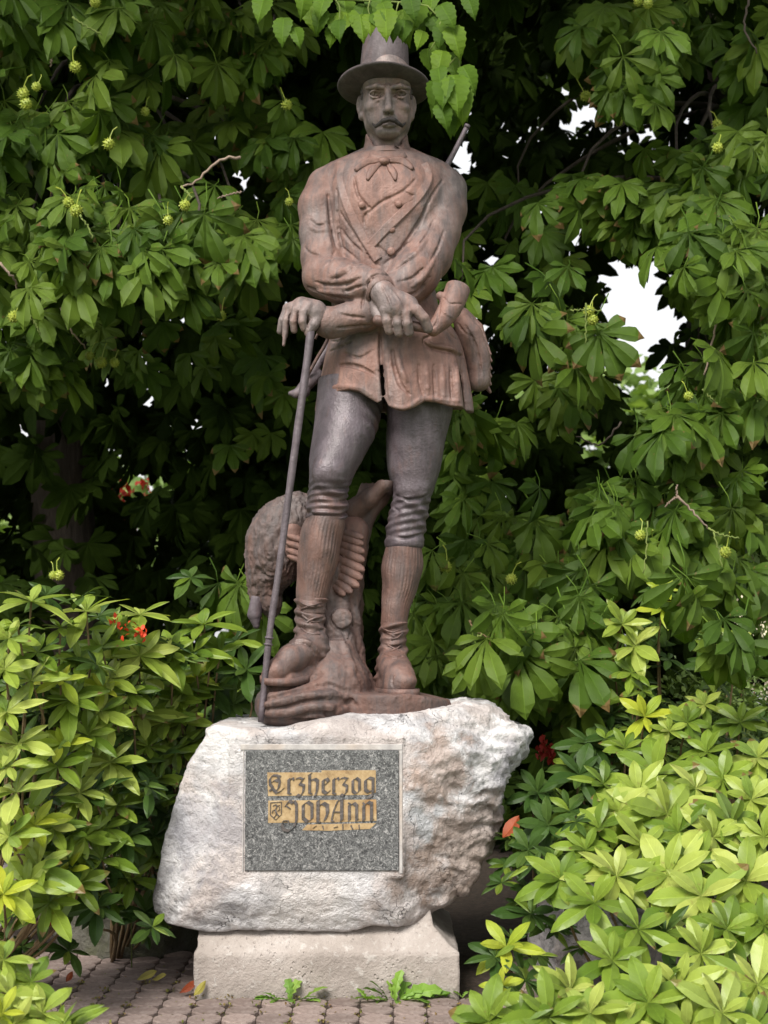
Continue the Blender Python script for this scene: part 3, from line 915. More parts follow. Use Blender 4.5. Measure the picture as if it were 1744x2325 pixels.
# sockets, brow
H.ell(T(880, 190, -0.080), (R_(50), R_(31), R_(13)), R_(12))              # forehead and brow mass
for sx in (-1, 1):
    ex = 881.5 + sx * 29
    H.ell(T(ex - sx * 2, 210, -0.160), (R_(21.5), R_(24), R_(12)), R_(3.5), 'sub')
    H.chain([T(881 + sx * 11, 198.5, -0.148), T(881 + sx * 27, 195.5, -0.148), T(881 + sx * 47, 200, -0.112)], [R_(5), R_(5.6), R_(4.8)], R_(5))
    H.ell(T(ex, 212.5, -0.1045), (R_(14), R_(12.5), R_(10)), R_(1.0))
    H.chain([T(ex - 14, 213.5, -0.118), T(ex - 8, 207, -0.130), T(ex + 0, 204.6, -0.136), T(ex + 8, 207, -0.130), T(ex + 14, 213.5, -0.118)],
            [R_(1.5), R_(2.2), R_(2.5), R_(2.2), R_(1.5)], R_(1.2))
    H.chain([T(ex - 14, 216, -0.118), T(ex - 6, 221.5, -0.130), T(ex + 5, 222, -0.130), T(ex + 14, 216, -0.118)],
            [R_(1.6), R_(2.7), R_(2.7), R_(1.6)], R_(1.6))
    H.chain([T(ex + sx * 2 - 9, 233, -0.137), T(ex + sx * 2, 237, -0.140), T(ex + sx * 2 + 9, 233, -0.134)], [R_(1.0), R_(2.0), R_(1.0)], R_(6), 'sub')
    H.cap(T(ex + .5, 212.6, -0.137), T(ex + .5, 212.6, -0.124), R_(4.4), R_(4.2), R_(0.6), 'sub')       # pupil
# nose
H.chain([T(881, 198, -0.138), T(881, 222, -0.160), T(882, 243, -0.186)], [R_(7), R_(6.4), R_(7.4)], R_(5))
H.ell(T(882, 248, -0.190), (R_(8.5), R_(9), R_(8)), R_(5))
for sx in (-1, 1):
    H.ell(T(882 + sx * 8.5, 252, -0.168), (R_(6), R_(8), R_(6)), R_(3.5))
    H.ell(T(882 + sx * 4.8, 258.5, -0.182), (R_(3.2), R_(5), R_(2.8)), R_(1.5), 'sub')
    H.chain([T(882 + sx * 14, 250, -0.162), T(882 + sx * 24, 264, -0.152), T(882 + sx * 30, 286, -0.128)], [R_(1.5), R_(3.0), R_(1.8)], R_(8), 'sub')
# mouth region
H.ell(T(883, 274, -0.128), (R_(22), R_(17), R_(17)), R_(10))
H.chain([T(868, 281, -0.156), T(883, 279.5, -0.170), T(898, 281, -0.156)], [R_(1.2), R_(1.8), R_(1.2)], R_(2), 'sub')
H.chain([T(871, 284.5, -0.150), T(883, 285.5, -0.158), T(895, 284.5, -0.150)], [R_(3), R_(4.6), R_(3)], R_(3))
H.chain([T(872, 293, -0.152), T(883, 294, -0.158), T(894, 293, -0.152)], [R_(1), R_(1.8), R_(1)], R_(6), 'sub')
# ears
for sx, ex in ((-1, 819), (1, 936)):
    H.ell(T(ex, 240, -0.005), (R_(10), R_(17), R_(24)), R_(5))
    H.ell(T(ex + sx * 6, 238, -0.030), (R_(4.5), R_(8), R_(14)), R_(3), 'sub')
    H.ell(T(ex - 2 * sx, 265, -0.012), (R_(7), R_(9), R_(9)), R_(5))
H.ell(T(880, 262, 0.02), (R_(54), R_(50), R_(50)), R_(14))
Vh, Fh = H.mesh()

lo, hi = bounds(625, 330, 1065, 800, -0.48, 0.1)
B = Field(lo, hi, 0.0038)
B.chain([T(878, 362, 0.03), T(878, 420, 0.02), T(876, 560, 0.0), T(874, 690, 0.0)], [R_(46), R_(80), R_(76), R_(66)], 0.02)
B.chain([T(800, 430, 0.02), T(745, 430, 0.02), T(731, 530, -0.02), T(738, 628, -0.095), T(775, 638, -0.175), T(815, 646, -0.24), T(846, 652, -0.285)], [R_(36), R_(34), R_(32), R_(34), R_(34), R_(30), R_(23)], 0.02)
B.chain([T(960, 430, 0.02), T(1008, 436, 0.02), T(990, 525, -0.045), T(944, 620, -0.165), T(880, 680, -0.22), T(800, 722, -0.25), T(760, 733, -0.262)], [R_(36), R_(34), R_(34), R_(34), R_(30), R_(26), R_(25)], 0.02)
def finger(F, pts, r0, r1, k=0.006, nail=True):
    n = len(pts)
    rs = [r0 + (r1 - r0) * i / (n - 1) for i in range(n)]
    F.cap(pts[0], pts[1], rs[0], rs[1], 0.010)
    for i in range(1, n - 1): F.cap(pts[i], pts[i+1], rs[i], rs[i+1], 0.0025)
# right hand (viewer's middle), laid over the forearm, fingers hanging over a short rod
B.chain([T(846, 640, -0.285), T(868, 664, -0.325)], [R_(26), R_(25)], 0)
B.chain([T(868, 664, -0.325), T(892, 700, -0.352)], [R_(26), R_(27)], 0.02)
B.ell(T(908, 698, -0.345), (R_(33), R_(17), R_(32)), 0.02, rot=Matrix.Rotation(radians(-25), 4, 'Y'))
B.cap(T(880, 672, -0.335), T(930, 694, -0.335), R_(20), R_(19), 0.02)
for (x0, y0, x1, y1, x2, y2) in ((876, 706, 879, 728, 884, 750), (898, 712, 902, 733, 906, 756), (920, 713, 925, 734, 929, 755)):
    finger(B, [T(x0 + 4, y0 - 14, -0.345), T(x0, y0, -0.362), T(x1, y1, -0.366), T(x2, y2, -0.348)], R_(13.2), R_(10.5))
    B.ell(T(x0, y0 - 2, -0.372), (R_(10), R_(7), R_(8)), R_(7))
finger(B, [T(924, 690, -0.345), T(944, 704, -0.362), T(962, 722, -0.358), T(972, 746, -0.335)], R_(14.5), R_(11))
B.ell(T(944, 703, -0.370), (R_(10), R_(7), R_(8)), R_(7))
finger(B, [T(850, 690, -0.30), T(856, 712, -0.318), T(866, 728, -0.335), T(882, 738, -0.335)], R_(13), R_(10))    # thumb tucked behind
for x in (889, 912, 933):
    B.line([(x, 742 - 34), (x + 3, 752)], 0.0035, 0.003)
B.line([(868, 650), (884, 682), (890, 700)], 0.003, 0.006, 'add')
B.line([(880, 650), (905, 680), (915, 700)], 0.003, 0.006, 'add')
# left hand (viewer's left) on the cane top
B.chain([T(768, 735, -0.26), T(738, 728, -0.27), T(716, 716, -0.285)], [R_(27), R_(24), R_(27)], 0)
B.ell(T(700, 706, -0.29), (R_(33), R_(26), R_(23)), 0.02, rot=Matrix.Rotation(radians(25), 4, 'Y'))
B.cap(T(716, 706, -0.29), T(684, 692, -0.29), R_(24), R_(17), 0.02)
LH = [((690, 692), (654, 699), (641, 728), (636, 752), -0.268, 10.5),
      ((688, 686), (661, 696), (650, 726), (647, 762), -0.290, 9.5),
      ((693, 690), (673, 704), (666, 730), (668, 750), -0.315, 10.5),
      ((700, 696), (690, 708), (686, 730), (690, 746), -0.335, 10.5)]
for a, b, c, d, y, r in LH:
    finger(B, [T(*a, y + 0.01), T(*b, y), T(*c, y - 0.006), T(*d, y + 0.006)], R_(r + 1), R_(r - 3))
    B.ell(T(*b, y - 0.004), (R_(10), R_(8), R_(8)), R_(6))
B.cap(T(648, 755, -0.292), T(644, 784, -0.292), R_(5.5), R_(3.2), 0.004)      # long fingertip pointing down
finger(B, [T(722, 722, -0.31), T(712, 738, -0.325), T(704, 750, -0.325), T(700, 756, -0.322)], R_(13), R_(9))
for pts in ([(681, 696), (676, 722), (678, 748)], [(662, 702), (656, 728), (657, 750)], [(699, 706), (697, 728), (700, 744)]):
    B.line(pts, 0.0035, 0.003)
Vb, Fb = B.mesh()
part('body', Vb, Fb, M['skin'], statue)
part('head', Vh, Fh, M['face'], statue)

# ---- hair and sideburns, moustache, eyebrows
h = Field(*bounds(795, 150, 955, 270, -0.14, 0.17), 0.0035)
h.ell(T(877, 205, 0.05), (R_(61), R_(60), R_(55)), 0.0)
for sx, ex in ((-1, 824), (1, 931)):
    for i in range(6):
        y = 196 + i * 7
        h.ell(T(ex - sx * (i % 2) * 3, y, -0.035 + 0.006 * (i % 3)), (R_(6.5), R_(10), R_(6)), R_(3))
hv, hf = h.mesh(); part('hair', hv, hf, M['hat'], statue)
ms = Field(*bounds(835, 255, 930, 305, -0.24, -0.08), 0.0022)
for sx in (-1, 1):
    base = [(883 + sx * 3, 270, -0.185), (883 + sx * 13, 273, -0.183), (883 + sx * 22, 280, -0.174), (883 + sx * 30, 285.5, -0.156), (883 + sx * 37.5, 279.5, -0.138)]
    if sx < 0: base = [(x, y + 1.5, d) for x, y, d in base]
    for j, (dy, q) in enumerate(((0, 1.0), (2.6, 0.75), (-2.4, 0.7))):
        ms.chain([T(x, y + dy * (1 - 0.15 * i), d + abs(dy) * 0.0012) for i, (x, y, d) in enumerate(base)],
                 [R_(4.6 * q), R_(5.2 * q), R_(4.6 * q), R_(3.6 * q), R_(1.6)], R_(0.8))
mv, mf = ms.mesh(); part('moustache', mv, mf, M['dark'], statue)
# ---- top hat, tipped back a little
hc = T(873, 190, 0.0)
ppx = ppm(0)
def hat_geo():
    prof = [(0.0, 0.004), (52, 0.0), (57, -0.006), (60, 0), (62, 6), (59.5, 14), (57, 30), (52, 60), (49, 84), (46.5, 92), (42, 95), (20, 96.5), (0.1, 97)]
    brim_o = 110.0
    Vs, Fs = [], []
    rings = []
    NS = 72
    # underside from the head outwards, rolled rim, top side back to the crown, crown
    ring = [(50, -6), (58, -5), (75, -3.0), (95, 1), (105, 4.0), (109, 6.5), (110.6, 9.5), (109, 12.5), (105, 12.8), (95, 9.5), (78, 6.5), (66, 6.5), (61.5, 9), (60.2, 13), (60.4, 16), (62, 17.2), (62.2, 34), (60.2, 35), (58.2, 42), (55, 92), (51.5, 132), (49.5, 138), (43, 141), (25, 142), (0.2, 142.5)]
    for r, z in ring:
        row = []
        for j in range(NS):
            a = 2 * pi * j / NS
            x = r * sin(a); y = -r * cos(a)
            w = max(0.0, (r - 62) / 48.0)
            zz = z + (w ** 1.5) * (3.0 * sin(a) ** 2 * -1.0) + (w ** 1.6) * 3.5 * cos(a)
            rr = 1.0
            row.append(len(Vs)); Vs.append((x * (1.0 if r < 62 else 0.99), y * 1.06, zz))
        rings.append(row)
    for a, b in zip(rings[:-1], rings[1:]):
        for j in range(NS):
            j2 = (j + 1) % NS
            Fs.append((a[j], a[j2], b[j2], b[j]))
    Vs = np.array(Vs) / ppx
    return Vs, Fs
hv, hf = hat_geo()
Rm = np.array((Matrix.Rotation(radians(-4.5), 3, 'X') @ Matrix.Rotation(radians(1.5), 3, 'Y')))
hv = hv @ Rm.T
hatp = part('hat', hv + T(872, 205, 0.0), hf, M['hat'], statue)
def ring_band(name, mat, parent, cpx, cpy, y, r0, z0, r1, z1, th=3.0, sy=1.0, n=56, gap=0.0, wav=0.0, tilt=0.0):
    """open or closed band round a vertical axis; px units"""
    Vs, Fs = [], []
    c = T(cpx, cpy, y); k = ppm(y)
    m = n if gap == 0 else n + 1
    for j in range(m):
        a = (2 * pi * j / n) if gap == 0 else (gap / 2 + (2 * pi - gap) * j / n)
        for (r, z) in ((r0, z0), (r1, z1), (r1 + th, z1), (r0 + th, z0)):
            rr = r + wav * sin(a * 7)
            p = np.array([rr * sin(a), -rr * cos(a) * sy, z + tilt * cos(a)]) / k
            Vs.append(c + p)
    for j in range(n if gap == 0 else n):
        a = j * 4; b = ((j + 1) % m) * 4
        for q in range(4):
            q2 = (q + 1) % 4
            Fs.append((a + q, b + q, b + q2, a + q2))
    if gap: Fs += [(0, 1, 2, 3), tuple(4 * (m - 1) + i for i in (3, 2, 1, 0))]
    return part(name, Vs, Fs, mat, parent)

# ---- coat: torso, sleeves, skirt
lo, hi = bounds(640, 325, 1110, 945, -0.40, 0.36)
C = Field(lo, hi, 0.0046)
def tor_mod(X, Y, Z, th):
    return 0.0
C.loft(lrows([(349, 880, 50, 0.02, 52), (356, 880, 76, 0.02, 62), (368, 882, 112, 0.02, 74), (392, 882, 138, 0.02, 84), (440, 882, 146, 0.01, 98), (510, 878, 134, 0.0, 100),
              (600, 872, 118, 0.0, 96), (690, 872, 118, 0.0, 92), (720, 878, 124, 0.0, 94)]), 0.0, cap_k=0.01, p=2.2)
# trapezius and chest mass
C.ell(T(835, 455, -0.085), (R_(62), R_(52), R_(80)), 0.05)
C.ell(T(925, 455, -0.085), (R_(62), R_(52), R_(80)), 0.05)
# skirt (hollow shell with a shaped hem)
def sk_mod(X, Y, Z, th):
    w = np.clip((T(870, 735, -0.2)[2] - Z) / 0.30, 0, 1)
    return w * (0.012 * np.sin(th * 9 + 0.6) * (np.abs(th - 0.7) < 1.5) + 0.006 * np.sin(th * 15 + 1))
sk = [(668, 872, 116, 0.0, 90), (720, 880, 126, 0.0, 96), (760, 893, 145, 0.0, 110), (800, 896, 157, 0.0, 120), (850, 896, 166, 0.0, 128), (900, 895, 174, 0.0, 134), (960, 894, 181, 0.0, 138)]
C.loft(lrows(sk), 0.02, mod=sk_mod, p=2.3)
C.loft(lrows([(830, 896, 148, 0, 108), (850, 896, 153, 0.0, 114), (900, 895, 161, 0.0, 120), (970, 894, 169, 0.0, 124)]), 0.02, 'sub', p=2.3)
hemx = [700, 716, 735, 769, 795, 816, 845, 858, 866, 870, 874, 882, 896, 917, 940, 965, 990, 1025, 1069, 1090]
hemy = [925, 918, 899, 885, 884, 889, 908, 917, 913, 900, 906, 922, 931, 934, 926, 911, 912, 919, 921, 921]
hz = [(T(x, y, -0.24)[0], T(x, y, -0.24)[2]) for x, y in zip(hemx, hemy)]
hx = [a for a, b in hz]; hzz = [b for a, b in hz]
def hem_fn(X, Y, Z):
    front = np.interp(X.ravel(), hx, hzz)[:, None, None]
    back = T(895, 930, 0.15)[2]
    w = np.clip((Y + 0.02) / 0.12, 0, 1)
    return -(Z - (front * (1 - w) + back * w))
C.put(hem_fn, (lo[0], lo[1], lo[2]), (hi[0], hi[1], T(880, 860, 0)[2]), 0.006, 'and')
# sleeves
C.chain([T(742, 425, 0.02), T(728, 470, 0.0), T(729, 530, -0.02), T(734, 585, -0.055), T(738, 628, -0.095)],
        [R_(47), R_(50), R_(48), R_(49), R_(50)], 0.025)
C.chain([T(738, 628, -0.10), T(775, 638, -0.175), T(815, 646, -0.24), T(848, 650, -0.285)], [R_(50), R_(50), R_(44), R_(34)], 0.02)
C.chain([T(1012, 432, 0.02), T(1006, 475, 0.0), T(990, 525, -0.045), T(970, 580, -0.11), T(942, 622, -0.165)],
        [R_(50), R_(54), R_(55), R_(56), R_(54)], 0.02)
C.chain([T(942, 624, -0.17), T(895, 672, -0.215), T(830, 712, -0.24), T(758, 733, -0.262)], [R_(54), R_(46), R_(37), R_(35)], 0.02)
# shoulder blend to the neck
C.cap(T(770, 400, 0.02), T(835, 368, 0.02), R_(36), R_(34), 0.03)
C.cap(T(990, 402, 0.02), T(925, 368, 0.02), R_(38), R_(34), 0.03)
# cuffs
C.cap(T(852, 648, -0.286), T(858, 656, -0.298), R_(37), R_(36), 0.004)
C.cap(T(858, 655, -0.298), T(868, 667, -0.322), R_(29), R_(29), 0.006, 'sub')
C.cap(T(750, 733, -0.264), T(744, 731, -0.266), R_(36), R_(35), 0.004)
C.cap(T(744, 731, -0.266), T(726, 724, -0.272), R_(29), R_(29), 0.006, 'sub')
# creases and folds on the cloth: grooves (sub) and raised ridges (add)
G = [
 # right sleeve (viewer left)
 ([(705, 500), (722, 512), (748, 508)], .006), ([(745, 440), (752, 500), (764, 560)], .009),
 ([(700, 652), (735, 668), (772, 678), (800, 682)], .009), ([(745, 640), (775, 628), (805, 606)], .007),
 ([(716, 640), (745, 648), (785, 646), (820, 630)], .007), ([(770, 672), (800, 656), (826, 648)], .006), ([(733, 610), (752, 590), (760, 570)], .006),
 ([(822, 700), (826, 672), (836, 640), (862, 622), (884, 626)], .007),
 ([(690, 560), (706, 576), (735, 582)], .005),
 # right arm vs torso
 ([(764, 430), (766, 480), (770, 530), (778, 562)], .008),
 ([(1004, 410), (978, 450), (960, 490), (936, 530), (902, 575), (872, 600)], .008),
 ([(985, 500), (968, 535), (948, 560)], .006), ([(1010, 520), (996, 560), (975, 600)], .006), ([(975, 630), (940, 668), (915, 672)], .008),
 ([(930, 590), (900, 610), (880, 620)], .006), ([(960, 610), (935, 632), (905, 640)], .006),
 # lower sleeve
 ([(770, 712), (795, 718), (830, 722)], .006), ([(765, 745), (800, 742), (840, 738)], .006),
 # coat body
 ([(772, 480), (792, 515), (815, 548), (842, 578)], .006), ([(775, 520), (795, 548), (822, 572)], .006),
 ([(840, 585), (862, 604)], .005), ([(771, 556), (790, 572), (812, 590)], .005),
 # skirt
 ([(862, 752), (862, 790), (864, 830), (868, 870), (872, 912)], .011),
 ([(772, 829), (790, 829), (815, 834), (850, 850)], .010),
 ([(890, 790), (896, 830), (908, 870), (930, 896)], .010), ([(950, 815), (952, 860), (962, 900)], .006),
 ([(985, 830), (988, 905)], .007), ([(1023, 830), (1026, 910)], .007), ([(1048, 820), (1050, 912)], .005),
 ([(745, 800), (770, 790), (800, 775)], .006), ([(780, 800), (815, 812), (848, 795)], .006), ([(738, 770), (760, 776), (790, 765)], .006),
 ([(960, 779), (975, 788), (1000, 794), (1028, 800), (1040, 808), (1052, 808)], .009),
 ([(961, 779), (965, 768), (975, 764)], .007), ([(1052, 808), (1057, 790), (1050, 760), (1038, 735)], .007),
 ([(1010, 742), (1030, 765), (1052, 775)], .006),
]
for pts, r in G: C.line(pts, r * 1.15, 0.0035, 'sub')
A_ = [([(705, 515), (725, 524), (750, 520)], .007), ([(722, 660), (760, 664), (800, 668)], .009), ([(750, 628), (780, 614), (806, 596)], .008),
      ([(728, 636), (756, 638), (790, 634), (815, 620)], .006), ([(968, 545), (944, 575), (915, 596)], .009), ([(985, 590), (960, 630), (935, 650)], .009),
      ([(738, 468), (742, 520), (752, 562)], .007), ([(785, 505), (808, 538), (832, 565)], .006), ([(900, 790), (908, 830), (922, 865)], .010),
      ([(856, 756), (856, 800), (858, 850), (862, 900)], .006), ([(878, 760), (878, 800), (882, 850), (886, 905)], .006),
      ([(968, 775), (980, 782), (1005, 787), (1030, 793), (1046, 802)], .008), ([(968, 830), (972, 895)], .008), ([(1005, 830), (1008, 905)], .008), ([(1037, 830), (1040, 908)], .008),
      ([(720, 908), (740, 888), (770, 877), (815, 880), (858, 908)], .005), ([(885, 920), (917, 926), (963, 904), (1020, 910), (1064, 912)], .005)]
for pts, r in A_: C.line(pts, r, 0.010, 'add', off=0.003)
# opened coat fronts over the waistcoat: V-shaped recess edges
C.line([(803, 400), (812, 440), (828, 462), (846, 478)], .006, 0.006)
C.line([(945, 405), (926, 425), (905, 440), (868, 458), (840, 482), (830, 500)], .006, 0.005)
C.line([(917, 436), (930, 441), (946, 452), (930, 464), (909, 470), (895, 462)], .006, 0.004)
C.line([(816, 466), (826, 473), (840, 470)], .006, 0.004)
C.line([(840, 520), (850, 548), (872, 570), (888, 581), (910, 566), (935, 545)], .006, 0.004)
C.line([(905, 500), (890, 515), (872, 530)], .005, 0.005); C.line([(836, 480), (826, 497), (828, 512)], .005, 0.005)
Cv, Cf = C.mesh()
part('coat', Cv, Cf, M['coat'], statue)

# straps, collar, bow tie, buttons laid on the coat's surface
def strap(name, px, w, th=0.007, mat='coat', lift=0.002, F=C):
    P = F.surf(px, 0, n=26)
    P = [p for p in P]
    # smooth the depth a little
    for _ in range(3):
        for i in range(1, len(P) - 1): P[i] = 0.5 * P[i] + 0.25 * (P[i-1] + P[i+1])
    Vs, Fs = [], []
    n = len(P)
    for i, p in enumerate(P):
        t = P[min(n-1, i+1)] - P[max(0, i-1)]; t /= np.linalg.norm(t)
        nrm = np.cross(t, [0, 1, 0]); nrm /= np.linalg.norm(nrm)
        hw = w / 2
        e0 = p + nrm * hw; e1 = p - nrm * hw
        q0, q1 = e0.copy(), e1.copy()
        for (q, s_) in ((q0, 1), (q1, -1)):
            pass
        out = np.array([0, -1, 0])
        prof = [e0 + out * -0.012, e0 + out * (th * 0.6 + lift), p + nrm * hw * 0.8 + out * (th + lift), p - nrm * hw * 0.8 + out * (th + lift), e1 + out * (th * 0.6 + lift), e1 + out * -0.012]
        Vs += prof
    for i in range(n - 1):
        for j in range(5):
            a = i * 6 + j
            Fs.append((a, a + 1, a + 7, a + 6))
    return part(name, Vs, Fs, M[mat], statue, False)
strap('strap', [(776, 366), (774, 405), (784, 452), (806, 505), (836, 556), (858, 590)], 0.040)
strap('strap', [(962, 372), (975, 400), (955, 440), (920, 478), (872, 524), (834, 566)], 0.040)
sf = Field(*bounds(800, 320, 960, 440, -0.3, 0.1), 0.003)
# collar flaps and bow tie
def on(px, py, off=0.0):
    h = C.ray(px, py)
    return (h if h is not None else T(px, py, -0.15)) + np.array([0, -off, 0])
def ribbon(name, px, ws, mat, th=0.006, lift=0.004, pleat=0.0):
    """flat cloth ribbon with changing width (px) laid on the coat"""
    pts = bez([(x, y) for x, y in px], 12); w_ = np.interp(np.linspace(0, 1, 12), np.linspace(0, 1, len(ws)), ws)
    P = np.array([on(x, y) for x, y in pts])
    for _ in range(2): P[1:-1, 1] = 0.5 * P[1:-1, 1] + 0.25 * (P[:-2, 1] + P[2:, 1])
    Vs, Fs = [], []
    for i, p in enumerate(P):
        t = P[min(11, i+1)] - P[max(0, i-1)]; t[1] = 0; t /= np.linalg.norm(t)
        n_ = np.cross(t, [0, 1, 0])
        hw = R_(w_[i]) / 2
        for s_, o_ in ((-1, -0.01), (-1, lift), (-.5, lift + th), (0, lift + th - pleat), (.5, lift + th), (1, lift), (1, -0.01)):
            Vs.append(p + n_ * hw * s_ + np.array([0, -o_, 0]))
    for i in range(11):
        for j in range(6):
            k = i * 7 + j; Fs.append((k, k+1, k+8, k+7))
    Fs += [tuple(range(7))[::-1], tuple(77 + j for j in range(7))]
    return part(name, Vs, Fs, M[mat], statue)
bt = Field(*bounds(850, 340, 895, 390, -0.34, 0.0), 0.0028)
bt.ell(on(873, 368, .012), (R_(13), R_(9), R_(9)), 0.003)
v, f = bt.mesh(); tie = part('bow_tie_knot', v, f, M['vest'], statue)
ribbon('bow_tie_end', [(864, 366), (843, 366), (824, 374), (807, 388)], [9, 19, 19, 9], 'vest', .008, .006, .005)
ribbon('bow_tie_end', [(864, 372), (850, 382), (841, 394), (834, 409)], [8, 17, 17, 7], 'vest', .007, .004, .004)
ribbon('bow_tie_end', [(882, 366), (903, 364), (922, 372), (938, 385)], [9, 20, 19, 9], 'vest', .008, .006, .005)
ribbon('bow_tie_end', [(880, 372), (888, 384), (895, 396), (898, 410)], [8, 17, 16, 6], 'vest', .007, .004, .004)
tv = ribbon('neckcloth', [(838, 354), (858, 360), (880, 362), (904, 359), (922, 352)], [14, 15, 15, 15, 14], 'coat', .006, .006, .003)
cf = Field(*bounds(800, 300, 955, 372, -0.16, 0.16), 0.0026)
cf.loft(lrows([(308, 878, 49, 0.015, 51), (325, 878, 51, 0.015, 53), (342, 879, 57, 0.01, 60), (364, 880, 66, 0.01, 70)]), 0, cap_k=0.003)
cf.loft(lrows([(296, 878, 45, 0.015, 47), (325, 878, 46, 0.015, 48), (342, 879, 52, 0.01, 55), (376, 880, 61, 0.01, 64)]), 0, 'sub', cap_k=0.003)
zf, zb = T(878, 333, -0.09)[2], T(878, 312, 0.1)[2]
cf.put(lambda X, Y, Z: Z - (zf + (zb - zf) * np.clip((Y + 0.09) / 0.10, 0, 1)) + 0 * X, cf.lo, cf.lo + np.array(cf.v.shape) * cf.vox, 0.003, 'and')
for tx, ty, hw in ((840, 343, 14), (911, 342, 13)):
    cf.chain([T(tx - hw, ty - 4, -0.10), T(tx + hw, ty + 3, -0.12)], [R_(6), R_(2.5)], 0.002, 'sub')
    C.chain([T(tx - hw, ty + 2, -0.10), T(tx + hw, ty + 7, -0.12)], [R_(5), R_(2.5)], 0.002, 'sub')
v, f = cf.mesh(); part('collar', v, f, M['coat'], statue)
for bx, by, br in ((889, 521, 8.5), (888, 571, 9.5), (822, 466, 8), (905, 464, 8), (836, 572, 6)):
    bf = Field(np.array(on(bx, by)) - 0.03, np.array(on(bx, by)) + 0.03, 0.0022)
    bf.ell(on(bx, by, .004), (R_(br), R_(5), R_(br)), 0)
    v, f = bf.mesh(); part('button', v, f, M['vest'], statue)
# rod held under the hanging fingers
rp = [T(858, 727, -0.338), T(880, 731, -0.338), T(930, 739, -0.328), T(968, 745, -0.315)]
rf = Field(*bounds(840, 705, 990, 770, -0.40, -0.26), 0.003)
rf.chain(rp, [R_(11.5), R_(12), R_(11), R_(11)], 0.0)
v, f = rf.mesh(); part('rolled_glove', v, f, M['boots'], statue)

# ---- powder horn at the hip
hn = Field(*bounds(955, 620, 1085, 780, -0.36, 0.05), 0.0034)
hp = [T(1041, 652, -0.20), T(1034, 672, -0.215), T(1022, 700, -0.232), T(1005, 726, -0.25), T(984, 748, -0.262)]
hn.chain(hp, [R_(28), R_(28), R_(26), R_(22), R_(16)], 0.0)
hn.cap(T(1030, 690, -0.225), T(1000, 672, -0.235), R_(12), R_(10), 0.01)
ax = hp[0] - hp[1]; ax = ax / np.linalg.norm(ax)
def cutend(X, Y, Z): return (X - hp[0][0]) * ax[0] + (Y - hp[0][1]) * ax[1] + (Z - hp[0][2]) * ax[2] + 0.0
hn.put(cutend, hp[0] - 0.08, hp[0] + 0.08, 0.006, 'and')
hn.cap(hp[0] + ax * 0.01, hp[0] - ax * 0.02, R_(20), R_(18), 0.004, 'sub')
hn.line([(1008, 676), (1022, 690), (1048, 690)], 0.004, 0.003)
hn.line([(1000, 700), (1012, 712), (1030, 722)], 0.004, 0.003, 'add')
hn.line([(1000, 690), (996, 715), (990, 735), (978, 748)], 0.005, 0.004, 'sub')
v, f = hn.mesh(); part('powder_horn', v, f, M['coat'], statue)

# ---- hunting bag hanging behind the hip, with a shaggy flap edge
bg = Field(*bounds(1020, 690, 1135, 915, -0.16, 0.16), 0.004)
bg.chain([T(1046, 722, 0.0), T(1066, 760, 0.01), T(1082, 810, 0.02), T(1086, 862, 0.02)], [R_(20), R_(30), R_(31), R_(28)], 0)
bg.chain([T(1052, 712, 0.06), T(1084, 745, 0.07), T(1102, 800, 0.07), T(1104, 868, 0.06)], [R_(14), R_(14), R_(12), R_(11)], 0.004)
for i in range(14):
    t = i / 13.0
    x = np.interp(t, [0, .3, .65, 1], [1056, 1088, 1108, 1106]); y = np.interp(t, [0, .3, .65, 1], [708, 742, 800, 880])
    bg.cap(T(x, y, 0.05), T(x + 7, y + 10, 0.045), R_(6), R_(4), 0.003)
bg.line([(1040, 735), (1056, 756), (1078, 768)], .005, .004)
bg.line([(1058, 740), (1082, 790), (1094, 850)], .006, .005)
v, f = bg.mesh(); part('hunting_bag', v, f, M['coat'], statue)

# ---- rifle slung behind: barrel over the shoulder, butt by the hip
tubes('rifle_barrel', [(bez([T(1006, 392, 0.16), T(1030, 348, 0.17), T(1061, 286, 0.18)], 8), [R_(8), R_(7.5), R_(7), R_(6.5), R_(6.5), R_(6), R_(6), R_(6)], 10),
                       ([T(1059, 290, 0.178), T(1062, 284, 0.179)], R_(7.5), 10)], M['cane'], statue)
rb = Field(*bounds(640, 760, 760, 920, -0.02, 0.26), 0.0042)
q = [T(658, 893, 0.10), T(690, 905, 0.10), T(748, 800, 0.14), T(736, 782, 0.14)]
rb.chain([T(672, 896, 0.10), T(700, 862, 0.115), T(736, 805, 0.14), T(756, 775, 0.15)], [R_(9), R_(13), R_(10), R_(9)], 0)
rb.cap(T(660, 893, 0.10), T(692, 890, 0.10), R_(6), R_(13), 0.01)
rb.cap(T(700, 872, 0.11), T(728, 850, 0.12), R_(14), R_(9), 0.012)
v, f = rb.mesh(); part('rifle_butt', v, f, M['cane'], statue)
tubes('sling', [(bez([T(700, 850, 0.08), T(722, 810, 0.06), T(742, 775, 0.04), T(752, 740, 0.03)], 8), R_(4), 6),
                (bez([T(716, 770, 0.03), T(728, 745, 0.02), T(742, 730, 0.0)], 6), R_(3), 6)], M['boots'], statue)

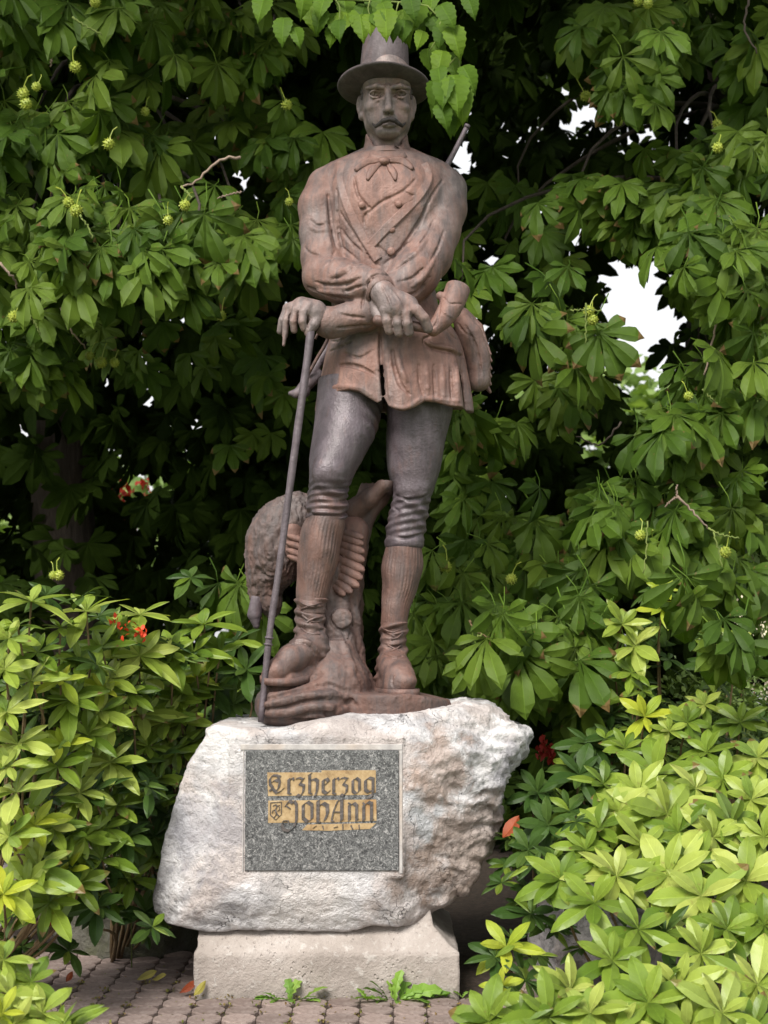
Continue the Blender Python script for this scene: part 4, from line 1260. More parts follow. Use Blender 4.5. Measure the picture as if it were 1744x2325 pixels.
# ---- breeches
L = Field(*bounds(680, 860, 1050, 1255, -0.37, 0.24), 0.0046)
def brR(X, Y, Z, th):
    z0, z1 = T(745, 1085, -0.15)[2], T(745, 1185, -0.15)[2]
    w = np.clip((z0 - Z) / 0.05, 0, 1) * np.clip((Z - z1 + 0.01) / 0.03, 0, 1)
    f = 0.0070 * np.sin(Z * 120 + 2.8 * np.sin(th * 1.3 + 0.6) + 0.8 * th) * (0.55 + 0.45 * np.sin(th * 2.1 + Z * 25)) + 0.0035 * np.sin(Z * 230 - 3.0 * th + 2 * np.sin(th * 2))
    g0 = T(840, 960, -0.15)[2]
    w2 = np.exp(-((Z - g0) / 0.10) ** 2) * np.exp(-((th - 1.25) / 0.5) ** 2)
    return w * f + w2 * 0.005 * np.sin(Z * 130 + th * 9)
L.loft(lrows([(860, 800, 78, -0.04, 84), (930, 792, 76, -0.06, 84), (985, 782, 72, -0.10, 82), (1040, 764, 62, -0.14, 76), (1085, 752, 50, -0.165, 64),
              (1120, 745, 45, -0.165, 52), (1150, 742, 48, -0.160, 50), (1168, 742, 46, -0.160, 50), (1184, 742, 40, -0.155, 46)]), 0, mod=brR, cap_k=0.008)
def brL(X, Y, Z, th):
    z0, z1 = T(925, 1115, 0)[2], T(920, 1240, 0)[2]
    w = np.clip((z0 - Z) / 0.04, 0, 1) * np.clip((Z - z1) / 0.06, 0, 1)
    return w * (0.0052 * np.sin(Z * 105 + 2.6 * np.sin(th * 1.4 - 0.4) + 0.8 * th) * (0.5 + 0.5 * np.sin(th * 1.7 + 1 + Z * 22)) + 0.0026 * np.sin(Z * 190 - 3 * th))
L.loft(lrows([(860, 950, 86, 0.0, 92), (930, 953, 76, 0.0, 88), (1000, 944, 68, -0.005, 82), (1062, 940, 61, -0.01, 74), (1110, 938, 48, -0.02, 60), (1135, 934, 43.5, -0.02, 54),
              (1180, 925, 45, -0.01, 52), (1215, 920, 44.5, 0.0, 52), (1236, 918, 45, 0.0, 52), (1246, 918, 42, 0.0, 48)]), 0.012, mod=brL, cap_k=0.007)
L.ell(T(744, 1072, -0.262), (R_(30), R_(18), R_(30)), 0.03)
L.ell(T(935, 1112, -0.10), (R_(30), R_(16), R_(22)), 0.025)
for pts, r in (([(900, 1126), (930, 1135), (965, 1128), (978, 1120)], .006), ([(892, 1150), (905, 1163), (890, 1172)], .005), ([(880, 1215), (920, 1222), (960, 1212)], .005),
               ([(700, 1163), (735, 1176), (770, 1172), (795, 1160)], .006)):
    L.line(pts, r, .006)
v, f = L.mesh(); part('breeches', v, f, M['breeches'], statue)

# ---- stockings (ribbed) and boots
def rib(X, Y, Z, th): return 0.0013 * np.sin(th * 34) * (0.6 + 0.4 * np.sin(Z * 31 + th * 3)) + 0.0012 * np.sin(Z * 46 + 2 * th)
s1 = Field(*bounds(655, 1170, 800, 1400, -0.30, 0.0), 0.0036)
s1.loft(lrows([(1172, 741, 44, -0.155, 48), (1200, 733, 48, -0.150, 54), (1240, 726, 48, -0.145, 56), (1290, 719, 44, -0.145, 50), (1340, 710, 37, -0.150, 42), (1375, 707, 33, -0.155, 38), (1395, 707, 33, -0.155, 38)]), 0, mod=rib)
v, f = s1.mesh(); part('stocking', v, f, M['sock'], statue)
s2 = Field(*bounds(840, 1232, 985, 1440, -0.16, 0.16), 0.0036)
s2.loft(lrows([(1238, 917, 41, 0.0, 48), (1290, 913, 47, 0.01, 54), (1330, 909, 41, 0.01, 50), (1380, 899, 33, 0.0, 42), (1416, 895, 29.5, -0.01, 36), (1436, 895, 29, -0.01, 36)]), 0, mod=rib)
v, f = s2.mesh(); part('stocking', v, f, M['sock'], statue)

def bootmod(k):
    def fn(X, Y, Z, th): return 0.0045 * np.sin(Z * 150 + k * th) + 0.003 * np.sin(Z * 90 - 2 * th)
    return fn
# right boot (viewer left), toe towards the cane
b1 = Field(*bounds(575, 1355, 800, 1585, -0.45, 0.0), 0.0038)
b1.loft(lrows([(1358, 707, 37, -0.155, 42), (1372, 706, 35, -0.155, 40), (1410, 704, 34, -0.16, 38), (1440, 705, 35, -0.165, 42), (1475, 712, 40, -0.165, 46), (1510, 718, 34, -0.16, 42)]), 0, mod=bootmod(2), cap_k=0.012)
b1.chain([T(712, 1462, -0.19), T(690, 1476, -0.235), T(662, 1497, -0.285), T(630, 1522, -0.325), T(614, 1531, -0.338)], [R_(33), R_(32), R_(31), R_(24), R_(19)], 0.02)
b1.chain([T(722, 1490, -0.16), T(700, 1505, -0.20)], [R_(28), R_(30)], 0.02)
b1.chain([T(615, 1540, -0.335), T(650, 1545, -0.30), T(682, 1538, -0.25), T(716, 1520, -0.20)], [R_(21), R_(27), R_(25), R_(24)], 0.006)
def solecut(X, Y, Z):
    a = T(590, 1548, -0.33); b = T(740, 1545, -0.18)
    zz = a[2] + (X - a[0]) * (b[2] - a[2]) / (b[0] - a[0])
    return zz - Z
b1.put(solecut, b1.lo, b1.lo + np.array(b1.v.shape) * b1.vox, 0.006, 'and')
for pts in ([(672, 1378), (700, 1388), (736, 1380)], [(678, 1400), (705, 1412), (738, 1402)], [(680, 1426), (706, 1436), (736, 1430)]):
    b1.line(pts, .007, .006)
b1.line([(652, 1458), (685, 1452), (708, 1462), (722, 1480), (730, 1492)], .006, .005, 'add', off=.002)
b1.line([(650, 1466), (684, 1460), (704, 1470), (716, 1486)], .005, .004)
v, f = b1.mesh(); bt1 = part('boot', v, f, M['boots'], statue)
def sole_part(ctr, mat, parent, th, welt=0.010, n_teeth=0):
    """thin outline (list of world xy,z) extruded downward"""
    P = np.array(ctr); n = len(P)
    Vs = np.concatenate([P, P - np.array([0, 0, th])])
    Fs = [(i, (i+1) % n, n + (i+1) % n, n + i) for i in range(n)] + [tuple(range(n))[::-1], tuple(range(n, 2*n))]
    return part('sole', Vs, Fs, mat, parent)
def outline(spec, bumps=0.0, seg=48, z=None):
    C_ = bez(spec + [spec[0]], seg + 1)[:-1]
    c = C_.mean(0)
    for i in range(len(C_)):
        d = C_[i] - c; d[2] = 0; d /= np.linalg.norm(d) + 1e-9
        C_[i] = C_[i] + d * (bumps if i % 2 else 0)
    return list(C_)
sole_part(outline([T(590, 1534, -0.335), T(604, 1540, -0.385), T(640, 1543, -0.385), T(676, 1541, -0.34), T(706, 1531, -0.27), T(735, 1520, -0.18), T(728, 1515, -0.10), T(690, 1520, -0.16), T(640, 1530, -0.25), T(602, 1532, -0.29)], 0.003), M['boots'], bt1, 0.028)
def lace(px, parent, F, r=0.0045):
    pts = F.surf(px, -0.003)
    if len(pts) > 3: tubes('lace', [(pts[::2], r, 6)], M['boots'], parent)
for px in ([(676, 1362), (700, 1376), (736, 1366)], [(684, 1384), (705, 1376), (736, 1388)], [(686, 1396), (710, 1412), (734, 1412)], [(690, 1420), (708, 1405), (730, 1400)], [(684, 1426), (706, 1440), (726, 1440)]):
    lace(px, bt1, b1)
# left boot (viewer right)
b2 = Field(*bounds(835, 1410, 985, 1590, -0.36, 0.12), 0.0038)
b2.loft(lrows([(1412, 895, 33, -0.01, 40), (1428, 894, 31, -0.01, 38), (1460, 893, 30, -0.01, 38), (1490, 892, 34, -0.01, 44), (1515, 890, 37, -0.01, 50), (1545, 888, 38, -0.01, 52), (1570, 888, 38, -0.01, 52)]), 0, mod=bootmod(-2), cap_k=0.01)
b2.chain([T(892, 1505, -0.06), T(898, 1522, -0.12), T(908, 1540, -0.19), T(916, 1550, -0.225)], [R_(34), R_(35), R_(33), R_(27)], 0.02)
b2.ell(T(922, 1546, -0.235), (R_(24), R_(22), R_(17)), 0.006)
b2.chain([T(890, 1556, -0.02), T(905, 1560, -0.20)], [R_(38), R_(34)], 0.01)
zc = T(905, 1566, -0.2)[2]
b2.put(lambda X, Y, Z: zc - Z + 0 * X + 0 * Y, b2.lo, b2.lo + np.array(b2.v.shape) * b2.vox, 0.005, 'and')
b2.line([(893, 1535), (890, 1550), (893, 1560)], .004, .005)
for pts in ([(866, 1434), (890, 1446), (922, 1438)], [(868, 1462), (892, 1470), (922, 1464)], [(870, 1486), (895, 1494), (920, 1486)]):
    b2.line(pts, .006, .006)
v, f = b2.mesh(); bt2 = part('boot', v, f, M['boots'], statue)
zs = zc
def gz(px, py, y):
    p = T(px, py, y); p[2] = zs + 0.004; return p
sole_part(outline([gz(855, 1560, 0.05), gz(850, 1560, -0.06), gz(862, 1562, -0.16), gz(884, 1566, -0.26), (gz(915, 1566, -0.285)), gz(948, 1566, -0.27), gz(952, 1562, -0.2), gz(942, 1560, -0.1), gz(932, 1560, 0.0), gz(925, 1560, 0.08), gz(890, 1560, 0.12)], 0.004), M['boots'], bt2, 0.030)
for px in ([(866, 1424), (890, 1436), (920, 1424)], [(880, 1436), (898, 1446), (915, 1452)], [(914, 1438), (898, 1450), (880, 1452)], [(880, 1464), (898, 1474), (914, 1482)], [(912, 1464), (896, 1476), (880, 1480)]):
    lace(px, bt2, b2)

# ---- cane
cp = [T(706, 748, -0.325), T(700, 800, -0.335), T(678, 960, -0.345), T(655, 1130, -0.355), T(634, 1290, -0.36), T(612, 1440, -0.37), T(592, 1640, -0.375)]
cp = bez(cp, 30)
cr = np.array([R_(9.0) - R_(2.4) * i / 29 + 0.0007 * sin(i * 1.9) for i in range(30)])
tubes('cane', [(cp, cr, 14)], M['cane'], statue)
tubes('cane_knot', [([T(611.5, 1446, -0.37), T(611, 1450, -0.37)], R_(9.5), 12), ([T(609.5, 1461, -0.37), T(609, 1465, -0.37)], R_(9.5), 12)], M['cane'], statue)

# ---- tree stump, mound and base slab cast with the figure
K = Field(*bounds(570, 1110, 1040, 1660, -0.46, 0.30), 0.0058)
def barkmod(X, Y, Z, th): return 0.007 * np.sin(th * 11 + 2 * np.sin(Z * 9)) + 0.004 * np.sin(Z * 60 + th * 5)
K.loft(lrows([(1150, 800, 30, 0.07, 30), (1200, 792, 42, 0.06, 44), (1260, 775, 55, 0.05, 58), (1330, 752, 70, 0.04, 66), (1420, 748, 72, 0.03, 70), (1500, 752, 76, 0.0, 80), (1560, 760, 90, -0.02, 95), (1610, 770, 110, -0.04, 110)]), 0, mod=barkmod)
K.chain([T(822, 1150, 0.06), T(838, 1110, 0.06), T(862, 1088, 0.07)], [R_(26), R_(18), R_(14)], 0.03)
K.chain([T(818, 1250, 0.05), T(832, 1180, 0.05), T(862, 1130, 0.05), T(880, 1110, 0.06)], [R_(14), R_(16), R_(20), R_(18)], 0.02)
K.chain([T(800, 1160, 0.02), T(840, 1130, -0.02), T(876, 1098, -0.05), T(888, 1066, -0.06)], [R_(26), R_(20), R_(15), R_(7)], 0.02)   # sweeping tail / branch
# mound
K.ell(T(700, 1600, -0.20), (R_(105), R_(105), R_(58)), 0.03)
K.ell(T(760, 1560, -0.14), (R_(78), R_(90), R_(80)), 0.04)
K.ell(T(640, 1600, -0.25), (R_(56), R_(80), R_(52)), 0.03)
K.ell(T(750, 1500, -0.10), (R_(55), R_(55), R_(75)), 0.04)
K.cap(T(800, 1560, -0.05), T(850, 1590, -0.08), R_(40), R_(24), 0.04)
# slab
def slab(X, Y, Z):
    c = T(880, 1600, -0.06)
    q = np.sqrt(((X - c[0]) / R_(140)) ** 2 + ((Y - c[1]) / R_(150)) ** 2)
    top = T(900, 1573, -0.2)[2] - 0.03 * np.clip((X - T(930, 1600, 0)[0]) / 0.15, 0, 1)
    return smax((q - 1) * R_(140), Z - top, 0.02)
K.put(slab, T(735, 1670, -0.36) , T(1025, 1560, 0.25), 0.02)
for pts, r in (([(602, 1590), (640, 1580), (690, 1566), (745, 1556), (785, 1572)], .010), ([(600, 1612), (650, 1604), (710, 1592), (770, 1590), (810, 1600)], .010),
               ([(610, 1632), (660, 1628), (720, 1614), (760, 1626)], .009), ([(600, 1568), (640, 1562), (690, 1550), (730, 1530)], .008),
               ([(735, 1600), (745, 1622), (770, 1606), (800, 1588)], .008), ([(640, 1638), (700, 1636), (740, 1640)], .007)):
    K.line(pts, r, .012)
for pts, r in (([(602, 1600), (645, 1592), (700, 1579), (760, 1574)], .010), ([(604, 1622), (655, 1617), (712, 1604), (765, 1606)], .009), ([(790, 1500), (800, 1535), (815, 1570)], .008), ([(775, 1440), (790, 1490), (806, 1520)], .009)):
    K.line(pts, r, .016, 'add', off=.004)
# sawn knot
kc = T(776, 1404, -0.115)
K.cap(T(776, 1404, -0.06), T(776, 1404, -0.115), R_(23), R_(23), 0.006)
K.put(lambda X, Y, Z: (kc[1] - 0.012) - Y + 0 * X + 0 * Z, T(740, 1440, -0.16), T(810, 1370, -0.09), 0.003, 'and')
for i in range(3):
    pass
K.line([(757, 1392), (776, 1382), (796, 1394), (798, 1420), (792, 1450), (788, 1470)], .006, .004)
K.line([(752, 1410), (764, 1428), (780, 1436), (786, 1460)], .007, .006)
Kv, Kf = K.mesh()
nz = fbm(Kv * 34, 4, 3, ridged=True) * 0.0045 + fbm(Kv * 90, 2, 8) * 0.0025
gn = Kv - np.array([T(760, 1450, 0.02)])
gn[:, 2] *= 0.3; gn /= np.linalg.norm(gn, axis=1)[:, None]
Kv = Kv + gn * nz[:, None]
part('stump', Kv, Kf, M['stump'], statue)

# ---- game bird slung behind the leg: shaggy body, tail, feathered wing
W = Field(*bounds(545, 1120, 720, 1470, -0.06, 0.36), 0.0052)
W.ell(T(628, 1240, 0.12), (R_(66), R_(70), R_(100)), 0)
W.ell(T(672, 1180, 0.11), (R_(56), R_(60), R_(60)), 0.04)
W.ell(T(592, 1318, 0.13), (R_(30), R_(36), R_(66)), 0.05)
W.ell(T(618, 1360, 0.13), (R_(24), R_(28), R_(40)), 0.03)
Wv, Wf = W.mesh()
Wq = Wv + 0.02 * np.stack([fbm(Wv * 12, 2, 71), fbm(Wv * 12, 2, 72), 0 * Wv[:, 0]], 1)
n1 = fbm(Wq * np.array([75, 75, 17]), 3, 5, ridged=True) * 0.012 + fbm(Wv * 14, 3, 9) * 0.012
g = Wv - T(630, 1260, 0.12); g /= np.linalg.norm(g, axis=1)[:, None]
part('fur_body', Wv + g * n1[:, None], Wf, M['bird'], statue)
tf = Field(*bounds(560, 1330, 620, 1440, 0.0, 0.2), 0.004)
tf.chain([T(584, 1360, 0.10), T(578, 1395, 0.10), T(582, 1420, 0.10)], [R_(15), R_(17), R_(8)], 0)
v, f = tf.mesh(); part('ear', v, f, M['cane'], statue)
def feather(a, b, w, y0, y1, lift=0.006, name='feather'):
    A = T(*a, y0); B_ = T(*b, y1)
    t = B_ - A; Lh = np.linalg.norm(t); t /= Lh
    nn = np.cross(t, [0, 1, 0]); nn /= np.linalg.norm(nn)
    Vs, Fs = [], []
    S_ = [(0, .5), (.25, .9), (.6, 1.0), (.85, .92), (.96, .6), (1.0, .2)]
    for s, ww in S_:
        p = A + t * Lh * s
        hw = w * ww / 2
        for q, dy in ((-1, 0.004), (-.45, -lift), (.45, -lift * .9), (1, 0.003)):
            Vs.append(p + nn * hw * q + np.array([0, dy - 0.006 * s, 0]))
    for i in range(len(S_) - 1):
        for j in range(3):
            k = i * 4 + j
            Fs.append((k, k + 4, k + 5, k + 1))
    n0 = len(Vs)
    Vs += [p + np.array([0, 0.010, 0]) for p in Vs]
    Fs += [tuple(n0 + i for i in f[::-1]) for f in Fs]
    m = len(S_)
    for i in range(m - 1):
        Fs.append((i*4, n0 + i*4, n0 + (i+1)*4, (i+1)*4)); Fs.append((i*4+3, (i+1)*4+3, n0+(i+1)*4+3, n0+i*4+3))
    e = (m-1) * 4
    for j in range(3): Fs.append((e+j, n0+e+j, n0+e+j+1, e+j+1))
    return part(name, Vs, Fs, M['wing'], statue)
wb = Field(*bounds(640, 1150, 860, 1330, -0.16, 0.20), 0.005)
wb.ell(T(800, 1205, 0.0), (R_(38), R_(30), R_(34)), 0)
wb.ell(T(792, 1250, 0.0), (R_(42), R_(34), R_(48)), 0.03)
wb.chain([T(665, 1205, 0.02), T(668, 1250, 0.02)], [R_(22), R_(24)], 0.02)
wv, wf = wb.mesh()
part('wing', wv, wf, M['wing'], statue)
for i, (a, b, w) in enumerate([((752, 1200), (826, 1222), 20), ((750, 1212), (826, 1236), 20), ((748, 1228), (828, 1254), 22), ((746, 1240), (828, 1274), 23), ((744, 1258), (828, 1296), 23),
                 ((742, 1276), (824, 1314), 23), ((740, 1292), (816, 1332), 22), ((738, 1306), (800, 1346), 21), ((738, 1318), (784, 1352), 18)]):
    feather(a, b, R_(w), -0.045 - 0.003 * i, -0.070 - 0.003 * i, name='feather')
for i, (a, b, w) in enumerate([((650, 1215), (688, 1228), 16), ((650, 1232), (688, 1244), 16), ((650, 1248), (690, 1262), 16), ((652, 1262), (690, 1276), 14)]):
    feather(a, b, R_(w), -0.03 - 0.002 * i, -0.035 - 0.002 * i, name='feather')
# ================================================================ foliage
def leaf_mat(name, cols, rough=0.42, trans=0.32, veins=14.0, under=1.25, use_attr=True, spots=0.0, sat_trans=(1.3, 1.35, 0.5), vein_light=1.35, spec=0.45):
    m, nt, b, out = new_mat(name)
    uvn = nt.nodes.new('ShaderNodeUVMap'); uvn.uv_map = 'UVMap'
    sx = nd(nt, 'ShaderNodeSeparateXYZ'); nt.links.new(uvn.outputs[0], sx.inputs[0])
    oi = nd(nt, 'ShaderNodeObjectInfo')
    at = nd(nt, 'ShaderNodeAttribute'); at.attribute_name = 'rnd'
    r = math_(nt, 'FRACT', math_(nt, 'ADD', math_(nt, 'MULTIPLY', at.outputs['Fac'], 7.31), math_(nt, 'MULTIPLY', oi.outputs['Random'], 1.0)))
    stops = [(i / (len(cols) - 1), c) for i, c in enumerate(cols)]
    col = ramp(nt, r, stops)
    au = math_(nt, 'ABSOLUTE', math_(nt, 'SUBTRACT', sx.outputs['X'], 0.5))
    mid = ramp(nt, au, [(0.0, 1.0), (0.045, 0.0)])
    ph = math_(nt, 'SUBTRACT', math_(nt, 'MULTIPLY', sx.outputs['Y'], veins), math_(nt, 'MULTIPLY', au, veins * 0.55))
    fr = math_(nt, 'FRACT', ph)
    lat = ramp(nt, fr, [(0.0, 1.0), (0.10, 0.0), (0.9, 0.0), (1.0, 1.0)])
    vm = math_(nt, 'MAXIMUM', mid, math_(nt, 'MULTIPLY', lat, 0.30))
    light = mixc(nt, 1.0, col, (vein_light, vein_light, vein_light * 1.1), 'MULTIPLY')
    col = mixc(nt, vm, col, light)
    v = coord(nt)
    n = noise(nt, v, 14, 4, 0.6)
    col = mixc(nt, ramp(nt, n, [(0.35, 0.35), (0.6, 0.0)]), col, mixc(nt, 1.0, col, (0.55, 0.6, 0.6), 'MULTIPLY'))
    gm = math_(nt, 'MULTIPLY', ramp(nt, math_(nt, 'ADD', sx.outputs['Y'], math_(nt, 'MULTIPLY', n, 0.25)), [(0.98, 0.0), (1.10, 1.0)]), ramp(nt, r, [(0.86, 0.0), (0.90, 1.0)]))
    if spots: col = mixc(nt, math_(nt, 'MULTIPLY', gm, 0.8), col, (0.20, 0.11, 0.045))
    if spots:
        n2 = noise(nt, v, 38, 3, 0.5)
        col = mixc(nt, math_(nt, 'MULTIPLY', ramp(nt, n2, [(0.69, 0.0), (0.74, 1.0)]), spots), col, (0.22, 0.11, 0.05))
    geo = nd(nt, 'ShaderNodeNewGeometry')
    und = mixc(nt, 1.0, col, (under, under, under * 1.15), 'MULTIPLY')
    col2 = mixc(nt, geo.outputs['Backfacing'], col, und)
    nt.links.new(col2, b.inputs['Base Color'])
    b.inputs['Roughness'].default_value = rough
    b.inputs['Specular IOR Level'].default_value = spec
    h = math_(nt, 'ADD', math_(nt, 'MULTIPLY', fr, 1.0), math_(nt, 'MULTIPLY', n, 0.5))
    bn = bump(nt, b, h, 0.7, 0.007)
    tr = nd(nt, 'ShaderNodeBsdfTranslucent')
    tc = mixc(nt, 1.0, col, sat_trans, 'MULTIPLY')
    nt.links.new(tc, tr.inputs['Color'])
    ms_ = nt.nodes.new('ShaderNodeMixShader'); ms_.inputs[0].default_value = trans
    nt.links.new(b.outputs[0], ms_.inputs[1]); nt.links.new(tr.outputs[0], ms_.inputs[2])
    nt.links.new(ms_.outputs[0], out.inputs['Surface'])
    return m
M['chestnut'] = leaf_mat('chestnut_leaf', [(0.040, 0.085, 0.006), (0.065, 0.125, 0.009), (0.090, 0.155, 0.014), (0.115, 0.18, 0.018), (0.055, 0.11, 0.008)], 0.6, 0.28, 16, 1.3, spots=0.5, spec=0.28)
M['chestnut_shade'] = leaf_mat('chestnut_shaded_leaf', [(0.014, 0.028, 0.003), (0.024, 0.044, 0.004), (0.034, 0.060, 0.006)], 0.75, 0.06, 12, 1.1, spec=0.08)  # same leaves, darkened: shade of the crown hollows is put into the colour
M['linden'] = leaf_mat('linden_leaf', [(0.050, 0.105, 0.007), (0.075, 0.145, 0.009), (0.10, 0.18, 0.012), (0.125, 0.205, 0.014)], 0.6, 0.35, 9, 1.2, spec=0.2)
M['rhodo'] = leaf_mat('rhododendron_leaf', [(0.09, 0.16, 0.015), (0.14, 0.22, 0.022), (0.18, 0.27, 0.030), (0.22, 0.31, 0.036), (0.12, 0.19, 0.024)], 0.42, 0.24, 11, 1.25, spots=0.45)
M['rhodo_light'] = leaf_mat('rhododendron_pale_leaf', [(0.20, 0.28, 0.035), (0.27, 0.36, 0.05), (0.34, 0.42, 0.075), (0.40, 0.46, 0.10), (0.17, 0.27, 0.04)], 0.42, 0.26, 11, 1.15, spots=0.45)
M['rhodo_young'] = leaf_mat('rhododendron_young_leaf', [(0.27, 0.37, 0.03), (0.36, 0.43, 0.035), (0.46, 0.49, 0.04), (0.32, 0.42, 0.05)], 0.45, 0.32, 8, 1.1)
M['rhodo_shade'] = leaf_mat('rhododendron_shaded_leaf', [(0.028, 0.065, 0.010), (0.045, 0.09, 0.014), (0.07, 0.12, 0.02)], 0.5, 0.15, 10, 1.3, spec=0.3)  # darker leaf copy; shade in the gaps between rosettes is put into its colour
M['far_leaf'] = leaf_mat('far_leaf', [(0.10, 0.17, 0.04), (0.16, 0.24, 0.06), (0.22, 0.31, 0.085)], 0.6, 0.3, 6, 1.1)
M['weed'] = leaf_mat('weed_leaf', [(0.12, 0.24, 0.03), (0.17, 0.31, 0.04), (0.22, 0.35, 0.05)], 0.5, 0.3, 6, 1.1)
def bark(name, a, b_):
    m, nt, b, out = new_mat(name); v = coord(nt)
    mp = nd(nt, 'ShaderNodeMapping'); mp.inputs['Scale'].default_value = (14, 14, 3); nt.links.new(v, mp.inputs['Vector'])
    f = noise(nt, mp.outputs[0], 2, 5, 0.7)
    nt.links.new(ramp(nt, f, [(0.3, a), (0.7, b_)]), b.inputs['Base Color']); b.inputs['Roughness'].default_value = 0.9
    bump(nt, b, f, 0.8, 0.02); return m
M['bark'] = bark('dark_bark', (0.03, 0.022, 0.016), (0.085, 0.065, 0.05))
M['twig'] = bark('pale_twig_bark', (0.16, 0.11, 0.08), (0.34, 0.26, 0.20))
M['greentwig'] = bark('green_stalk', (0.10, 0.15, 0.03), (0.20, 0.24, 0.06))
M['redtwig'] = bark('reddish_stem', (0.11, 0.075, 0.035), (0.22, 0.15, 0.07))
def fruit_mat():
    m, nt, b, out = new_mat('spiky_fruit'); v = coord(nt); f = noise(nt, v, 25, 3)
    nt.links.new(ramp(nt, f, [(0.3, (0.20, 0.27, 0.03)), (0.7, (0.36, 0.40, 0.05))]), b.inputs['Base Color']); b.inputs['Roughness'].default_value = 0.55
    return m
M['fruit'] = fruit_mat()

# ---- leaf geometry, in a local frame
OBOV = [(0, .05), (.14, .12), (.32, .40), (.50, .76), (.66, 1.0), (.80, .92), (.91, .46), (1.0, .03)]
OBOV_LO = [(0, .06), (.35, .55), (.68, 1.0), (.88, .65), (1.0, .05)]
ELLI = [(0, .07), (.12, .32), (.30, .76), (.52, 1.0), (.72, .86), (.88, .50), (1.0, .05)]
ELLI_LO = [(0, .1), (.3, .86), (.62, .98), (1.0, .05)]
OVAT = [(0, .30), (.05, .66), (.10, .80), (.17, .97), (.25, 1.0), (.33, 1.02), (.42, .96), (.50, .90), (.58, .78), (.66, .68), (.74, .50), (.81, .36), (.88, .20), (.94, .10), (1.0, .01)]
def blade(prof, L, W, fold=0.22, droop=0.3, serr=0.0, twist=0.0, wave=0.0, seed=0):
    """leaf along +X, upper side +Z"""
    rr = random.Random(seed)
    V_, F_, U_ = [], [], []
    for i, (t, w) in enumerate(prof):
        hw = W * 0.5 * w * (1 + serr * (1 if i % 2 else -1))
        x = L * (t - 0.10 * droop * t * t); z = -droop * L * t * t * 0.6 + 0.10 * droop * L * t
        tw = twist * t
        wl = wave * W * sin(i * 2.1 + seed); wr = wave * W * sin(i * 1.7 + seed * 2 + 1)
        for s, u in ((-1, 0), (0, .5), (1, 1)):
            yy = s * hw; zz_ = z + abs(s) * hw * fold + (wl if s < 0 else wr if s > 0 else 0)
            V_.append((x, yy * cos(tw) - (zz_ - z) * sin(tw), z + (zz_ - z) * cos(tw) + yy * sin(tw)))
            U_.append((u, t))
    for i in range(len(prof) - 1):
        a = i * 3
        F_ += [(a, a+3, a+4, a+1), (a+1, a+4, a+5, a+2)]
    return np.array(V_), F_, np.array(U_)
def palmate(seed, L=0.245, lo=False, stalk=True, n=None):
    """horse chestnut leaf: leaflets fan down in the XZ plane, upper side towards -Y"""
    rr = random.Random(seed)
    n = n or rr.choice([5, 6, 7, 7])
    Vs, Fs, Us = [], [], []
    span = rr.uniform(135, 215)
    for k in range(n):
        f = k / (n - 1) * 2 - 1
        a = radians(f * span / 2 + rr.uniform(-6, 6))
        ll = L * (1.0 - 0.42 * abs(f) ** 1.3) * rr.uniform(.9, 1.08)
        v, fc, u = blade(OBOV_LO if lo else OBOV, ll, ll * rr.uniform(.34, .41), 0.30, rr.uniform(.35, .85), 0 if lo else 0.05, rr.uniform(-.5, .5), 0.0 if lo else 0.02, seed * 7 + k)
        # frame: +X -> direction in XZ, +Z -> -Y
        d = np.array([sin(a), 0, -cos(a)]); nrm = np.array([0, -1, 0]); side = np.cross(nrm, d)
        tilt = rr.uniform(-.1, .35)
        d2 = d * cos(tilt) + nrm * sin(tilt) * 0.7; d2 /= np.linalg.norm(d2); nrm2 = np.cross(d2, side)
        P = v[:, :1] * d2 + v[:, 1:2] * side + v[:, 2:3] * nrm2
        o0 = sum(len(q) for q in Vs)
        Vs.append(P); Us.append(u); Fs += [tuple(o0 + i for i in q) for q in fc]
    if stalk:
        o0 = sum(len(q) for q in Vs)
        v, f = tube_geo([(0, 0, 0), (0.01, 0.03, 0.06), (0.0, 0.08, 0.13)], [0.0028, 0.0028, 0.0035], 4, 1.0, o0)
        Vs.append(np.array(v)); Us.append(np.tile([0.5, 0.5], (len(v), 1))); Fs += f
    return np.concatenate(Vs), Fs, np.concatenate(Us)
def quads_np(F_):
    return np.array([f if len(f) == 4 else (f[0], f[1], f[2], f[2]) for f in F_], dtype=np.int64)
def euler_m(rx, ry, rz):
    return np.array((Matrix.Rotation(rz, 3, 'Z') @ Matrix.Rotation(ry, 3, 'Y') @ Matrix.Rotation(rx, 3, 'X')))
def merge(name, protos, items, mat, parent, smooth=True):
    """items: (proto index, 3x3 matrix, location, rnd) -> one mesh"""
    Vs, Fs, Us, As = [], [], [], []
    n = 0
    off = np.array(parent.location) if parent else np.zeros(3)
    for pi_, R, loc, rn in items:
        v, f, u = protos[pi_]
        Vs.append(v @ R.T + loc - off); Fs.append(f + n); Us.append(u); As.append(np.full(len(v), rn)); n += len(v)
    me = mesh_np(name, np.concatenate(Vs), np.concatenate(Fs), smooth, mat, np.concatenate(Us), np.concatenate(As))
    o = link(name, me, parent); o['kind'] = 'stuff'
    return o
def project(p):
    d = np.asarray(p) - CAM
    z = d[1] * cP + d[2] * sP; y = -d[1] * sP + d[2] * cP
    return 872 + FOC * d[0] / z, 1162.5 - FOC * y / z, z

# ================================================================ horse chestnut trees
HI = [palmate(s) for s in (1, 2, 3, 4, 5, 6)]
LO = [(v, quads_np(f), u) for v, f, u in (palmate(s + 20, lo=True, stalk=False) for s in range(5))]
leaf_meshes = [mesh_np('leaf', v, f, True, M['chestnut'], u) for v, f, u in HI]
